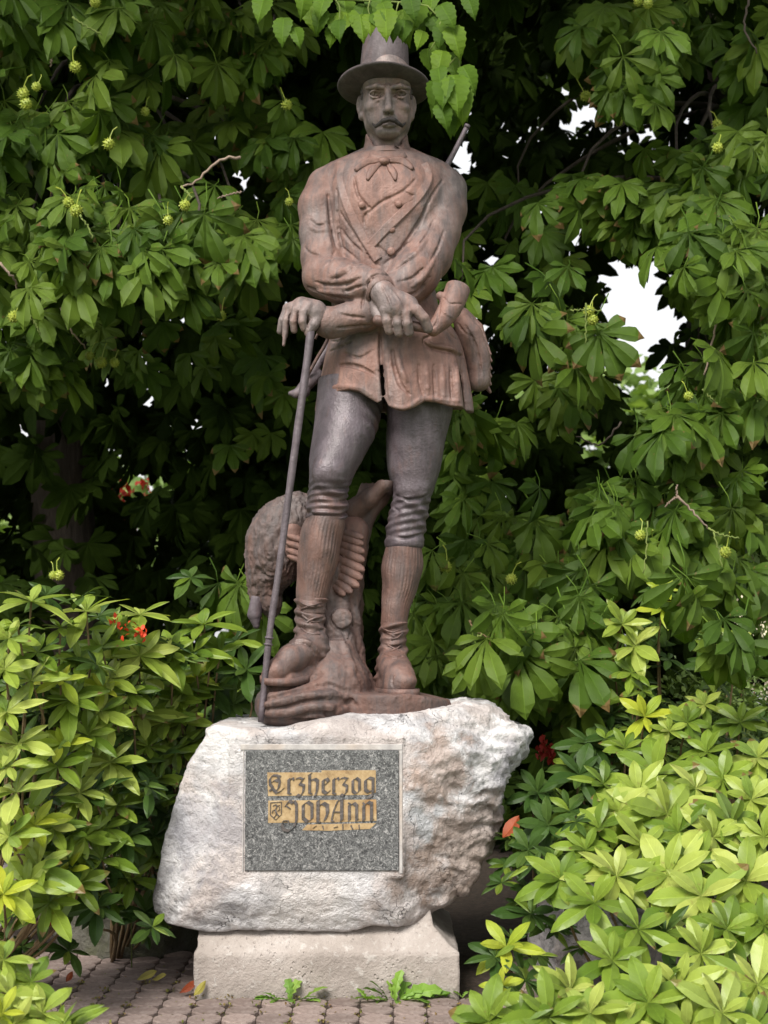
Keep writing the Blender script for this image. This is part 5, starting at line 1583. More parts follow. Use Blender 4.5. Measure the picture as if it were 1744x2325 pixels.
# sight lines where the crown is really open, as (photo px, py, radius px at the statue's distance)
GAPS = [(1402, 602, 13), (1432, 645, 25), (1462, 700, 25), (1492, 742, 20), (1450, 855, 30), (1432, 800, 26), (1465, 915, 26), (1220, 130, 5), (1245, 175, 4), (1090, 45, 10), (1092, 125, 9),
        (1530, 190, 12), (1535, 220, 12), (1620, 150, 11), (1060, 330, 5), (1065, 375, 6), (515, 105, 9), (485, 332, 8), (1275, 305, 7), (1470, 300, 8), (1300, 330, 6), (1390, 265, 6), (540, 400, 9), (1290, 530, 7), (175, 1080, 9), (1360, 1000, 6),
        (280, 1120, 14), (310, 1110, 12), (295, 1195, 8), (80, 390, 8), (1120, 590, 5), (20, 1000, 8)]
for gx, gy in ((1210, 128), (1232, 140), (1243, 168), (1252, 198), (1297, 170), (1305, 225), (1322, 238), (1247, 222), (1378, 250), (1394, 262), (1412, 263), (1458, 290), (1470, 280), (1450, 312), (1265, 303), (1297, 328), (1125, 270), (1262, 450), (1254, 472), (1264, 486), (1318, 522), (1310, 535), (1280, 548), (1350, 718), (1505, 395), (1510, 375), (1600, 142), (1640, 165), (1655, 190), (1275, 70), (1210, 75), (1170, 105), (1068, 110), (1080, 120), (1028, 375), (1058, 350), (1045, 395), (1105, 560), (1112, 585), (1130, 665), (500, 90), (510, 115), (475, 335), (492, 340), (65, 95), (357, 118), (430, 228), (485, 210), (375, 270), (530, 375), (538, 410), (1430, 885), (1320, 975), (1345, 1010), (1370, 1020), (1350, 1050), (1290, 985), (1180, 890), (1060, 740), (1506, 1115), (1606, 1170)):
    GAPS.append((gx, gy, 4.0))
def in_gap(p, rad=0.12):
    x, y, z = project(p)
    m = rad * FOC / z
    for gx, gy, gr in GAPS:
        if (x - gx) ** 2 + (y + m * 0.35 - gy) ** 2 < (gr + m * (0.9 if gr >= 20 else 0.5)) ** 2: return True
    return False
def make_tree(trunk_xy, label, boughs, xr, fruits, twigs, seed):
    rr = random.Random(seed)
    tree = empty('horse_chestnut_tree', (trunk_xy[0], trunk_xy[1], 0), label, 'tree')
    tx, ty = trunk_xy
    TP = bez([(tx, ty, -0.1), (tx + .05, ty, 1.2), (tx - .05, ty - .05, 3.0), (tx + .1, ty, 5.5), (tx, ty, 8.0)], 14)
    tubes('trunk', [(TP, np.linspace(0.27, 0.12, 14), 14)], M['bark'], tree)
    objs = []
    for bi, (bx, by, by_, br, cnt) in enumerate(boughs):
        c = T(bx, by, by_)
        # limb from the trunk
        k = min(12, 4 + int(max(0, c[2] - 0.5) / 0.6))
        s = TP[k]
        mid = (s + c) / 2 + np.array([0, 0.2, 0.35])
        P = bez([s, mid, c + np.array([0, .15, .12]), c + np.array([0, 0.02, -0.05])], 10)
        if any(in_gap(q, 0.03) for q in P): continue_branch = False
        else: continue_branch = True
        if by > 640 or (bx > 1150 and by < 330): continue_branch = False
        if continue_branch: tubes('branch', [(P, np.linspace(0.024, 0.005, 10), 6)], M['bark'], tree)
        R = br / ppm(by_)
        for q in range(cnt):
            d = np.array([rr.gauss(0, .55), rr.gauss(0, .45), rr.gauss(0, .5)]) * R
            p = c + d
            if in_gap(p, 0.12): continue
            objs.append((p, d[0] / (R + .01)))
    # bough leaves: nearest to the camera are separate leaf objects
    vis = [(p, a) for p, a in objs if -60 < project(p)[0] < 1800 and -60 < project(p)[1] < 2350]
    vis.sort(key=lambda t: project(t[0])[2])
    solo = vis[:300]; solo_ids = {id(t[0]) for t in solo}
    for p, a in solo:
        me = rr.choice(leaf_meshes)
        o = link('leaf', me, tree, tuple(p - np.array(tree.location)))
        o.rotation_euler = (radians(rr.uniform(-40, 22)), radians(rr.uniform(-26, 26)), radians(a * 22 + rr.uniform(-50, 50)))
        s = rr.uniform(0.72, 1.28); o.scale = (s, s, s)
    items = []
    for p, a in objs:
        if id(p) in solo_ids: continue
        items.append((rr.randrange(5), euler_m(radians(rr.uniform(-40, 22)), radians(rr.uniform(-26, 26)), radians(rr.uniform(-55, 55))) * rr.uniform(.75, 1.1), p, rr.random()))
    # inner crown: deep, shade-coloured mass; unseen canopy added overhead to block sky light
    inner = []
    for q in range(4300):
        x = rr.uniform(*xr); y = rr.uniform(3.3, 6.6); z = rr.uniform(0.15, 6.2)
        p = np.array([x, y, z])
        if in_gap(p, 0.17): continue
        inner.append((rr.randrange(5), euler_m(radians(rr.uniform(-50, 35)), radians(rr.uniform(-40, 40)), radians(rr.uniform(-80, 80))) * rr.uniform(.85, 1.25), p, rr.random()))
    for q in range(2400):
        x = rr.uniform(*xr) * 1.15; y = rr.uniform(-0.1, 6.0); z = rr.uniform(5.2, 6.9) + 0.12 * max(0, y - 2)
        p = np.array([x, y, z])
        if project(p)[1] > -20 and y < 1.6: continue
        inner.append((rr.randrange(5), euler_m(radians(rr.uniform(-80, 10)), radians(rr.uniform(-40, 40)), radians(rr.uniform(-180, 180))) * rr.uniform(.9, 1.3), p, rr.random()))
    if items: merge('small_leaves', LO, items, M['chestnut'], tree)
    merge('inner_leaves', LO, inner, M['chestnut_shade'], tree)
    # fruits with stalks
    ico = []
    for fx, fy, fd in fruits:
        c = T(fx, fy, fd)
        o = link('fruit', FR, tree, tuple(c - np.array(tree.location)))
        o.rotation_euler = (rr.uniform(-.4, .4), rr.uniform(-.4, .4), rr.uniform(0, 6)); s = rr.uniform(.8, 1.15); o.scale = (s, s, s)
    for pts, r, mm in twigs:
        P = bez([T(*p) for p in pts], 14)
        n = len(P)
        P = P + np.array([[0.004 * sin(i * 2.3), 0, 0.004 * cos(i * 3.1)] for i in range(n)])
        tubes('twig', [(P, np.linspace(r, r * 0.6, n), 6)], M[mm], tree)
    return tree
def fruit_mesh():
    Vs, Fs = [], []
    nu, nv = 10, 7; r = 0.024
    for i in range(nv + 1):
        th = pi * i / nv
        for j in range(nu):
            a = 2 * pi * (j + 0.5 * (i % 2)) / nu
            k = r * (1.12 if (i + j) % 2 else 0.96)
            Vs.append((k * sin(th) * cos(a), k * sin(th) * sin(a), k * cos(th)))
    for i in range(nv):
        for j in range(nu):
            j2 = (j + 1) % nu; Fs.append((i*nu+j, (i+1)*nu+j, (i+1)*nu+j2, i*nu+j2))
    base = np.array(Vs); n0 = len(Vs)
    for k in range(46):                                   # spikes
        z = 1 - 2 * (k + .5) / 46; ph = k * 2.39996; q = sqrt(1 - z*z)
        d = np.array([q * cos(ph), q * sin(ph), z]); t = np.cross(d, [0, 0, 1.0] if abs(z) < .9 else [1.0, 0, 0]); t /= np.linalg.norm(t); u = np.cross(d, t)
        o0 = len(Vs)
        for m in range(3):
            an = m * 2.094
            Vs.append(tuple(d * r * .97 + (t * cos(an) + u * sin(an)) * 0.0035))
        Vs.append(tuple(d * r * 1.38))
        Fs += [(o0, o0+1, o0+3), (o0+1, o0+2, o0+3), (o0+2, o0, o0+3)]
    v, f = tube_geo([(0, 0, r * .9), (0.004, 0, r * 1.8), (0.016, 0, r * 3.2), (0.035, 0.005, r * 3.8)], [.003, .0026, .0026, .003], 5, 1.0, len(Vs))
    Vs += [tuple(p) for p in v]; Fs += f
    return mesh_np('fruit', np.array(Vs), Fs, False, M['fruit'])
FR = fruit_mesh()
BL = [(30, 60, 1.0, 130, 22), (180, 40, 1.0, 120, 20), (300, 60, 1.3, 120, 18), (420, 50, 1.5, 120, 18), (60, 290, 1.0, 130, 22), (170, 310, 1.1, 110, 18), (290, 300, 1.4, 110, 16), (330, 110, 1.6, 100, 12),
      (70, 460, 1.0, 120, 20), (210, 480, 0.9, 110, 20), (60, 590, 1.1, 110, 16), (130, 560, 0.8, 90, 12), (250, 570, 0.8, 80, 12), (350, 560, 0.7, 80, 12), (440, 540, 0.6, 80, 14), (520, 520, 1.2, 90, 14), (400, 620, 0.7, 50, 6), (560, 560, 1.6, 100, 12),
      (60, 760, 1.1, 90, 14), (110, 830, 1.3, 70, 8), (20, 650, 1.2, 70, 10), (250, 770, 2.0, 90, 8), (620, 90, 1.6, 110, 16), (540, 60, 1.8, 110, 14), (650, 300, 1.6, 80, 10), (570, 290, 1.9, 80, 10), (480, 260, 2.1, 110, 12),
      (480, 780, 2.4, 80, 5), (600, 880, 2.6, 90, 5), (560, 1010, 2.7, 70, 3), (550, 1340, 1.5, 60, 7), (660, 480, 1.8, 70, 6), (380, 400, 1.9, 100, 8), (240, 180, 1.5, 80, 8)]
BRt = [(1380, 60, 1.1, 100, 14), (1460, 130, 0.9, 100, 16), (1440, 190, 1.0, 70, 8), (1600, 60, 1.8, 110, 10), (1700, 170, 1.3, 100, 14), (1540, 40, 1.6, 110, 10), (1650, 360, 1.1, 110, 18), (1560, 400, 1.2, 90, 14), (1470, 420, 1.3, 80, 10),
       (1330, 470, 1.4, 90, 14), (1270, 510, 1.6, 70, 8), (1440, 480, 1.3, 60, 8), (1600, 520, 1.0, 110, 18), (1700, 540, 1.0, 90, 14), (1690, 660, 0.9, 90, 14), (1230, 720, 1.0, 80, 10), (1330, 800, 0.9, 80, 12), (1270, 860, 1.4, 70, 8),
       (1560, 860, 1.0, 80, 10), (1520, 980, 0.8, 90, 14), (1630, 920, 1.0, 90, 14), (1700, 880, 1.1, 80, 12), (1710, 760, 1.4, 80, 8), (1100, 980, 1.2, 70, 10), (1060, 940, 0.9, 50, 6), (1080, 1060, 1.3, 80, 8), (1120, 1180, 1.2, 100, 14), (1010, 1250, 1.0, 70, 8),
       (1200, 1250, 1.2, 100, 12), (1280, 1180, 1.7, 90, 8), (1380, 1130, 1.0, 70, 10), (1450, 1140, 1.0, 60, 8), (1400, 1240, 0.8, 90, 14), (1560, 1150, 1.0, 80, 12), (1680, 1160, 1.1, 90, 12), (1540, 1240, 0.9, 80, 10), (1700, 1300, 1.2, 80, 10), (1620, 1280, 1.0, 80, 8),
       (1000, 1400, 0.9, 80, 12), (1100, 1360, 0.9, 90, 12), (1010, 1510, 0.8, 70, 10), (1150, 1450, 0.2, 80, 10), (1250, 1470, 0.3, 80, 10), (1330, 1390, 0.4, 80, 8), (1180, 1560, 0.6, 90, 10), (1320, 1560, 0.6, 90, 8), (1570, 1360, 0.0, 60, 5), (1620, 1440, -0.2, 60, 5),
       (1150, 600, 2.6, 100, 5), (1050, 620, 1.4, 60, 8), (1180, 430, 2.8, 110, 5), (1600, 700, 2.0, 90, 6)]
fL = [(53, 213, .8), (83, 197, .8), (59, 236, .8), (330, 253, 1.2), (516, 211, 1.7), (651, 238, 1.3), (247, 327, .9), (156, 460, .7), (173, 478, .65), (420, 466, .5), (382, 500, .5), (657, 458, 1.3), (32, 719, .8), (502, 717, 1.5), (217, 5, .8), (171, 152, .8),
      (203, 808, 1.4), (230, 823, 1.4), (260, 823, 1.4), (134, 1306, 1.6), (121, 1306, 1.6)]
fR = [(1337, 706, .7), (1346, 726, .7), (1630, 335, .8), (1471, 8, .8), (1449, 4, .8), (1330, 218, 1.8), (1406, 278, 1.8), (1628, 282, 1.4), (1563, 899, .7), (1454, 1215, .6), (1647, 1254, .7), (1488, 1245, .8), (1161, 1315, .8), (1012, 1287, .9)]
twL = [([(546, 359, .6), (520, 358, .58), (488, 372, .56), (462, 396, .54), (440, 416, .52), (412, 424, .5)], 0.0085, 'twig'),
       ([(0, 598, .6), (20, 620, .6), (36, 640, .65), (40, 668, .7)], 0.007, 'twig'), ([(138, 700, .9), (150, 735, .9), (162, 752, .9), (195, 790, 1.0)], 0.006, 'twig'),
       ([(118, 115, .9), (116, 150, .9)], 0.007, 'twig'), ([(412, 424, .5), (428, 440, .48), (436, 450, .47)], 0.006, 'greentwig'), ([(182, 490, .62), (200, 515, .62), (211, 540, .62)], 0.006, 'greentwig'),
       ([(165, 40, .7), (200, 62, .7), (232, 78, .7)], 0.006, 'greentwig'), ([(68, 718, .8), (80, 735, .8), (92, 760, .8)], 0.006, 'greentwig'), ([(548, 436, .9), (520, 442, .9), (495, 450, .9)], 0.006, 'twig')]
twR = [([(1700, 0, .9), (1690, 60, .9), (1720, 120, .9)], 0.007, 'bark'), ([(1638, 690, .9), (1625, 740, .9), (1612, 800, .95), (1600, 850, .95)], 0.007, 'twig'), ([(1538, 1128, .6), (1560, 1148, .6), (1585, 1175, .6), (1608, 1200, .62)], 0.007, 'twig'),
       ([(1538, 1128, .6), (1520, 1140, .6), (1512, 1150, .6)], 0.006, 'twig'), ([(1538, 1128, .6), (1536, 1112, .6), (1538, 1100, .6)], 0.005, 'twig'), ([(1608, 1200, .62), (1640, 1215, .62), (1680, 1222, .62)], 0.006, 'greentwig'), ([(1620, 1210, .6), (1632, 1250, .6), (1640, 1290, .6)], 0.0045, 'greentwig'),
       ([(1470, 1185, .5), (1468, 1240, .5), (1462, 1300, .5)], 0.0045, 'greentwig'), ([(1330, 690, .6), (1330, 740, .6), (1330, 780, .6)], 0.0045, 'greentwig'), ([(1295, 705, .6), (1330, 703, .6), (1368, 706, .6)], 0.0045, 'greentwig'),
       ([(1066, 1410, .2), (1080, 1430, .2), (1094, 1440, .2), (1112, 1448, .2)], 0.006, 'redtwig'), ([(1094, 1440, .2), (1070, 1458, .2), (1050, 1472, .2)], 0.006, 'greentwig'), ([(1410, 960, .9), (1360, 1010, 1.0), (1310, 990, 1.1)], 0.006, 'bark'), ([(1595, 885, .7), (1610, 900, .7), (1630, 918, .7)], 0.0045, 'greentwig')]
make_tree((-2.3, 4.3), 'horse chestnut tree with spiky green fruits filling the left background behind the statue', BL, (-4.6, 0.3), fL, twL, 11)
make_tree((2.5, 4.7), 'horse chestnut tree filling the right background, bright sky gap in its crown', BRt, (-0.4, 4.8), fR, twR, 12)

# ---- leafy branch hanging in front of the hat
hb = empty('hanging_branch', tuple(T(900, -40, -0.45)), 'bright green serrated leaves hanging in front of the top hat', 'branch')
LIN = [mesh_np('leaf', *(lambda v, f, u: (v, f, True, M['linden'], u))(*blade(OVAT, 0.15, 0.094, 0.20, dr, 0.055, tw, 0.0, s))) for s, dr, tw in ((1, .5, .2), (2, .8, -.2), (3, .3, .3))]
def linleaf(px, py, size, ang, y=-0.4, tilt=0.0):
    """hanging leaf: base at px,py; ang degrees from straight down"""
    c = T(px, py, y); a = radians(ang)
    d = Vector((sin(a), -0.25 + tilt, -cos(a))).normalized(); n = Vector((random.uniform(-.35, .35), -1, random.uniform(0.0, .5)))
    s = n.cross(d).normalized(); n2 = d.cross(s).normalized()
    Mx = Matrix((d, s, n2)).transposed().to_4x4()
    k = (size / ppm(y)) / 0.15
    o = link('leaf', random.choice(LIN), hb)
    o.matrix_local = Matrix.Translation(V(c - np.array(hb.location))) @ Mx @ Matrix.Scale(k, 4)
for a in [(838, 32, 62, 6), (897, 42, 62, -6), (912, 50, 62, 8), (770, 45, 62, 0), (757, 60, 58, -8), (828, 10, 70, -12), (868, 5, 66, 18), (948, 40, 60, 12), (960, 70, 56, -14), (645, 40, 80, -5), (668, 62, 60, 20), (600, -10, 80, -10), (700, 10, 75, 10), (735, 22, 70, -20), (760, 30, 80, 12), (790, 30, 75, -25), (815, 22, 95, 10), (845, 30, 60, 40), (875, 20, 92, 2), (905, 25, 95, 15), (920, 45, 65, -5), (955, 5, 95, -25), (975, 20, 85, 20), (1000, 10, 80, 30), (1010, 35, 80, 10),
          (1025, 60, 90, 15), (1005, 55, 70, -10), (970, 110, 65, 5), (985, 95, 70, 25), (1005, 115, 80, -12), (1020, 120, 75, 15), (995, 150, 70, 5), (990, 185, 90, 0), (1010, 175, 90, -6), (1030, 170, 110, 8), (1050, 150, 80, 30), (1045, 200, 90, 10), (1035, 240, 80, -4), (1000, 235, 75, 14), (1020, 262, 60, 4), (1048, 232, 60, 6), (870, -10, 75, -15), (930, -15, 80, 10), (780, -10, 80, 10), (740, -15, 80, -15), (690, -25, 80, 0), (1060, -10, 70, 20), (840, -15, 80, 25), (985, -25, 80, -10)]:
    linleaf(a[0], a[1], a[2] * 0.95, a[3], random.uniform(-0.5, -0.36))
for tw_ in ([(840, 2), (836, 20), (842, 40)], [(905, 5), (900, 25), (896, 45)], [(1000, 50), (990, 90), (975, 115)], [(1035, 130), (1018, 150), (1005, 178)], [(760, -4), (772, 20), (770, 48)], [(1043, 180), (1046, 215), (1040, 245)]):
    tubes('twig', [(bez([T(x_, y_, -0.43) for x_, y_ in tw_], 8), np.linspace(.004, .002, 8), 5)], M['greentwig'], hb)
tubes('twig', [(bez([T(560, -60, -0.4), T(700, -8, -0.42), T(850, 2, -0.42), T(960, 10, -0.41), T(1010, 60, -0.41), T(1045, 160, -0.41), T(1040, 240, -0.41)], 20), np.linspace(.008, .002, 20), 6)], M['greentwig'], hb)

# ================================================================ rhododendrons
def rleaf(mat, seeds, L=0.15):
    out = []
    for s in seeds:
        rr = random.Random(s)
        v, f, u = blade(ELLI, L, L * rr.uniform(.33, .40), rr.uniform(.12, .24), rr.uniform(.10, .45), 0, rr.uniform(-.3, .3), 0.012, s)
        out.append((v, f, u))
    return out
RL = rleaf(None, (1, 2, 3, 4, 5))
RLQ = [(v, quads_np(f), u) for v, f, u in RL]
RM = {k: [mesh_np('leaf', v, f, True, M[k], u) for v, f, u in RL] for k in ('rhodo', 'rhodo_light', 'rhodo_young', 'rhodo_shade')}
def whorl(c, axis, n, L, rr, up=0.35, seedless=False):
    """leaves round a shoot tip; returns list of 4x4"""
    axis = Vector(axis).normalized()
    t = axis.orthogonal().normalized(); u = axis.cross(t)
    out = []
    ph = rr.uniform(0, 6.28)
    for i in range(n):
        a = ph + i * 2.399 + rr.uniform(-.2, .2)
        lay = i / max(1, n - 1)                      # 0 = outer/lower, 1 = inner/upper
        el = radians(-12 + 62 * lay * up * 2 + rr.uniform(-10, 10))
        d = ((t * cos(a) + u * sin(a)) * cos(el) + axis * sin(el)).normalized()
        nrm = (axis - d * axis.dot(d)).normalized()
        s = nrm.cross(d).normalized()
        k = L / 0.15 * (1.05 - 0.45 * lay) * rr.uniform(.85, 1.12)
        Mx = Matrix((d, s, nrm)).transposed().to_4x4()
        out.append(Matrix.Translation(V(c)) @ Mx @ Matrix.Scale(k, 4))
    return out
def bush(label, base, whorls, seed, fill, fill_mat='rhodo_shade', depth=(0.15, 0.6), group=None, fill_L=0.13, low=True):
    rr = random.Random(seed)
    e = empty('rhododendron_bush', (base[0], base[1], 0), label, 'bush')
    off = Vector(e.location)
    n = 0
    stems = []
    tips = []
    extra = []
    for w in whorls:
        px, py, y, L, cls = w[:5]
        c = T(px, py, y)
        tips.append(c)
        ax = w[5] if len(w) > 5 else (rr.uniform(-.5, .5), -0.85 + rr.uniform(-.4, .25), 1.0)
        mk = {'g': 'rhodo', 'l': 'rhodo_light', 'y': 'rhodo_young', 'd': 'rhodo_shade'}[cls]
        cnt = rr.randint(8, 11) if cls != 'y' else rr.randint(7, 9)
        for Mx in whorl(c, ax, cnt, 1.27 * L / ppm(y), rr, up=0.5 if cls == 'y' else 0.36):
            if n < 300:
                o = link('leaf', rr.choice(RM[mk]), e); o.matrix_local = Matrix.Translation(-off) @ Mx; n += 1
            else: extra.append((mk, Mx))
        b = np.array([base[0] + (c[0] - base[0]) * 0.35, base[1] + 0.35 + (c[1] - base[1]) * 0.3, 0.0])
        mid = (b + c) / 2 + np.array([(c[0] - base[0]) * 0.15, 0.08, 0.0])
        axn = np.array(Vector(ax).normalized())
        stems.append((bez([b, mid, c - axn * 0.10, c], 8), np.linspace(.008, .004, 8), 5))
    for i, st in enumerate(stems):
        tubes('stem', [st], M['redtwig'], e)
    by = {}
    for mk, Mx in extra:
        R = np.array(Mx.to_3x3()); by.setdefault(mk, []).append((rr.randrange(5), R, np.array(Mx.translation), rr.random()))
    T_ = np.array(tips)
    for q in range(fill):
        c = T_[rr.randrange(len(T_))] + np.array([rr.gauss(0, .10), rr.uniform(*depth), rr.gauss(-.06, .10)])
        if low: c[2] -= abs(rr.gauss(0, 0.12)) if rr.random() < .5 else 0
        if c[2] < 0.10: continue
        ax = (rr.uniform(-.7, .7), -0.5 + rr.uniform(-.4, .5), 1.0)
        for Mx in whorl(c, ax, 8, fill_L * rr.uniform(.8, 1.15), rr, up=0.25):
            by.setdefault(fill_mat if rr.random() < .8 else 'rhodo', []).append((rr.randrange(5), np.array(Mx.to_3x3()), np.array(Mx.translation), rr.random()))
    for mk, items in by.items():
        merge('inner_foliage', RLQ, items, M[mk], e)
    return e
def yl(px, py): return -0.95 + min(px, 480) / 480 * 1.05 - (py - 1400) / 900 * 0.35
WL = [(71, 1366, 78, 'l'), (196, 1388, 88, 'l'), (318, 1396, 76, 'l'), (463, 1418, 80, 'g'), (138, 1426, 50, 'g'), (318, 1489, 88, 'l'), (86, 1482, 62, 'g'), (71, 1545, 70, 'l'), (138, 1545, 55, 'y'), (232, 1562, 52, 'y'), (329, 1545, 76, 'l'), (442, 1540, 60, 'y'),
      (321, 1624, 84, 'l'), (374, 1640, 78, 'l'), (40, 1690, 76, 'l'), (142, 1690, 62, 'y'), (336, 1695, 62, 'g'), (430, 1690, 72, 'g'), (37, 1799, 86, 'l'), (131, 1740, 86, 'g'), (78, 1874, 66, 'y'), (120, 1880, 70, 'l'), (299, 1730, 86, 'd'), (160, 1590, 80, 'g'), (15, 1616, 70, 'l'),
      (560, 1520, 74, 'd'), (530, 1600, 70, 'd'), (157, 1975, 62, 'y'), (86, 1968, 84, 'l'), (232, 1950, 80, 'g'), (344, 1947, 76, 'g'), (8, 2030, 70, 'y'), (112, 2050, 76, 'g'), (330, 2070, 70, 'd'), (20, 1450, 66, 'l'), (10, 1520, 66, 'l'), (230, 1470, 66, 'g'), (250, 1640, 74, 'l'), (200, 1670, 70, 'g'), (400, 1590, 60, 'g'),
      (60, 2010, 74, 'l'), (390, 1780, 66, 'd'), (330, 1840, 70, 'd'), (210, 1800, 72, 'd'), (240, 1880, 60, 'g'), (170, 2010, 70, 'g'), (440, 1480, 60, 'g'), (390, 1480, 66, 'g'), (500, 1480, 60, 'g'), (20, 1900, 66, 'l'), (180, 1500, 60, 'g'), (40, 1420, 50, 'g'), (270, 1430, 50, 'g'), (250, 1540, 62, 'l'), (20, 1740, 66, 'l'), (230, 1615, 70, 'l'), (290, 1575, 66, 'g'), (350, 1900, 66, 'd'), (265, 1830, 72, 'g'), (400, 1705, 62, 'g'), (250, 1730, 74, 'l'), (285, 1900, 66, 'd'), (425, 1560, 60, 'g'), (350, 1770, 70, 'g'), (410, 1640, 60, 'l'), (300, 1995, 70, 'g'), (385, 1545, 64, 'g'), (380, 1850, 60, 'd'), (220, 2060, 64, 'd'), (480, 1560, 60, 'd'), (180, 1800, 72, 'l'), (190, 1900, 70, 'g')]
def lx(x, y, L, c):
    d = yl(x, y) + (0.22 if x > 290 and y > 1520 else 0.0)
    r = (x, y, d, L * 1.05, c)
    return r + (((x * 7 % 10) / 16 - .3, -.30, 1.0),) if y < 1430 else r
A1 = [lx(*w) for w in WL if w[0] < 215]
A2 = [lx(*w) for w in WL if w[0] >= 215]
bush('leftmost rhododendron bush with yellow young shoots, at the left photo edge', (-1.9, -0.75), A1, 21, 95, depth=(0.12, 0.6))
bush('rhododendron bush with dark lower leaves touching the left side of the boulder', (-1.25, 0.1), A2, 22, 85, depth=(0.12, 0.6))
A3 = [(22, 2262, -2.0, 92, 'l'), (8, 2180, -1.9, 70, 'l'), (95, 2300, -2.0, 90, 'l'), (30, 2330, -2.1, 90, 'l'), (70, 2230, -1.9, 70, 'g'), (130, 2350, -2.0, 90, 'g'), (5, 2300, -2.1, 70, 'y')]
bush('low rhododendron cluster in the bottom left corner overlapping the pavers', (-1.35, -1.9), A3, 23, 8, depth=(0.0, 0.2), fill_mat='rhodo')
def yr(px, py): return float(np.interp(py, [1300, 1600, 1750, 1900, 2050, 2300], [0.45, 0.15, -0.25, -0.7, -1.1, -1.7]))
WR = [(1405, 1844, 98, 'l'), (1486, 1755, 110, 'l'), (1515, 1848, 108, 'l'), (1706, 1815, 92, 'l'), (1515, 1990, 118, 'l'), (1273, 1997, 108, 'l'), (1350, 2050, 96, 'g'), (1316, 1759, 74, 'd'), (1244, 1874, 76, 'd'), (1464, 1628, 62, 'y'), (1519, 1660, 60, 'l'), (1150, 2150, 78, 'y'), (1693, 2001, 100, 'l'), (1540, 1890, 104, 'l'),
      (1719, 2235, 110, 'l'), (1592, 2165, 118, 'l'), (1473, 2277, 116, 'g'), (1245, 2310, 108, 'l'), (1340, 2300, 100, 'l'), (1295, 2250, 84, 'l'), (1138, 2240, 66, 'y'), (1604, 1708, 74, 'g'), (1592, 2035, 104, 'l'), (1413, 1417, 70, 'l'), (1439, 1468, 74, 'l'), (1435, 1527, 70, 'g'), (1507, 1340, 40, 'y'), (1502, 1383, 42, 'y'), (1668, 1464, 60, 'l'),
      (1640, 1770, 80, 'g'), (1620, 1900, 98, 'l'), (1460, 1920, 104, 'l'), (1400, 1990, 90, 'l'), (1650, 2110, 104, 'l'), (1450, 2110, 96, 'g'), (1540, 2240, 104, 'l'), (1640, 2300, 108, 'l'), (1390, 2180, 84, 'g'), (1190, 2310, 80, 'g'), (1110, 2320, 96, 'g'), (1420, 1700, 70, 'g'), (1560, 1640, 60, 'l'), (1680, 1640, 64, 'g'), (1720, 1720, 80, 'l'), 
      (1220, 1800, 60, 'd'), (1290, 1830, 60, 'd'), (1370, 1780, 74, 'g'), (1200, 1930, 60, 'd'), (1735, 1900, 90, 'l'), (1735, 2100, 100, 'l'), (1410, 2330, 100, 'l'), (1560, 2340, 110, 'l'), (1580, 1960, 90, 'g'), (1460, 1570, 50, 'l'), (1340, 1690, 60, 'd'), (1390, 1620, 56, 'd'), (1600, 1600, 50, 'l'), (1710, 2330, 100, 'g'), (1330, 1930, 70, 'g'), (1450, 1800, 90, 'l'), (1580, 1790, 90, 'l'), (1660, 1870, 90, 'l'), (1360, 1880, 80, 'g')]
RB = {'a': [], 'b': [], 'c': [], 'd': []}
for wi, (x, y, L, c) in enumerate(WR):
    if c == 'l' and wi % 4 == 1: c = 'g'
    L = L * (0.82, 1.0, 1.12, 0.92, 1.05)[wi % 5]
    k = 'd' if (c == 'd' or (x < 1345 and y < 1950)) else 'c' if y < 1690 else 'b' if y < 1960 else 'a'
    if x > 1130 and x < 1200 and y > 2100 and y < 2200: k = 'a'
    RB[k].append((x, y, yr(x, y) + (0.25 if c == 'd' else 0), L * 1.0, c))
bush('pale green rhododendron in the bottom right foreground with very large leaf rosettes', (1.15, -1.25), RB['a'], 31, 55, depth=(0.12, 0.45), fill_mat='rhodo_shade')
bush('pale rhododendron right of the boulder, in the middle of the right bushes', (1.55, -0.45), RB['b'], 32, 60, depth=(0.14, 0.5), fill_mat='rhodo_shade')
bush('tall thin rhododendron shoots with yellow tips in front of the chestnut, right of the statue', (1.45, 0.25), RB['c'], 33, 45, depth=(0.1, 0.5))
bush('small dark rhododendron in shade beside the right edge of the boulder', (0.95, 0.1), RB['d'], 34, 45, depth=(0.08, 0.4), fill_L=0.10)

# ---- fine-leaved shrub at the right edge
sh = empty('fine_leaved_shrub', (float(T(1660, 1640, 1.0)[0]), 1.0, 0.0), 'light green fine-leaved shrub at the right edge above the rhododendrons', 'shrub')
SM = [(v, quads_np(f), u) for v, f, u in (blade(ELLI_LO, 0.035, 0.016, .2, .3, 0, 0, 0, s) for s in range(3))]
rr = random.Random(5); its = []
for q in range(3600):
    t = rr.random()
    c = T(rr.gauss(1665, 75), 1540 + 230 * t ** 0.8 + rr.gauss(0, 12), 1.0 + rr.uniform(-.25, .3))
    its.append((rr.randrange(3), euler_m(rr.uniform(-1, 1), rr.uniform(-1.2, .6), rr.uniform(0, 6.28)) * rr.uniform(.8, 1.5), c, rr.random()))
merge('small_leaves', SM, its, M['far_leaf'], sh)
tubes('stem', [(bez([T(1660, 2000, 1.0), T(1655, 1750, 1.0), T(1650, 1560, 1.0)], 8), np.linspace(.012, .004, 8), 6)], M['redtwig'], sh)
for i, dx in enumerate((-60, -25, 30, 60)):
    tubes('stem', [(bez([T(1658, 1850, 1.0), T(1658 + dx * .6, 1700, 1.0 + .05 * i), T(1655 + dx, 1560, 1.0)], 8), np.linspace(.008, .003, 8), 5)], M['redtwig'], sh)
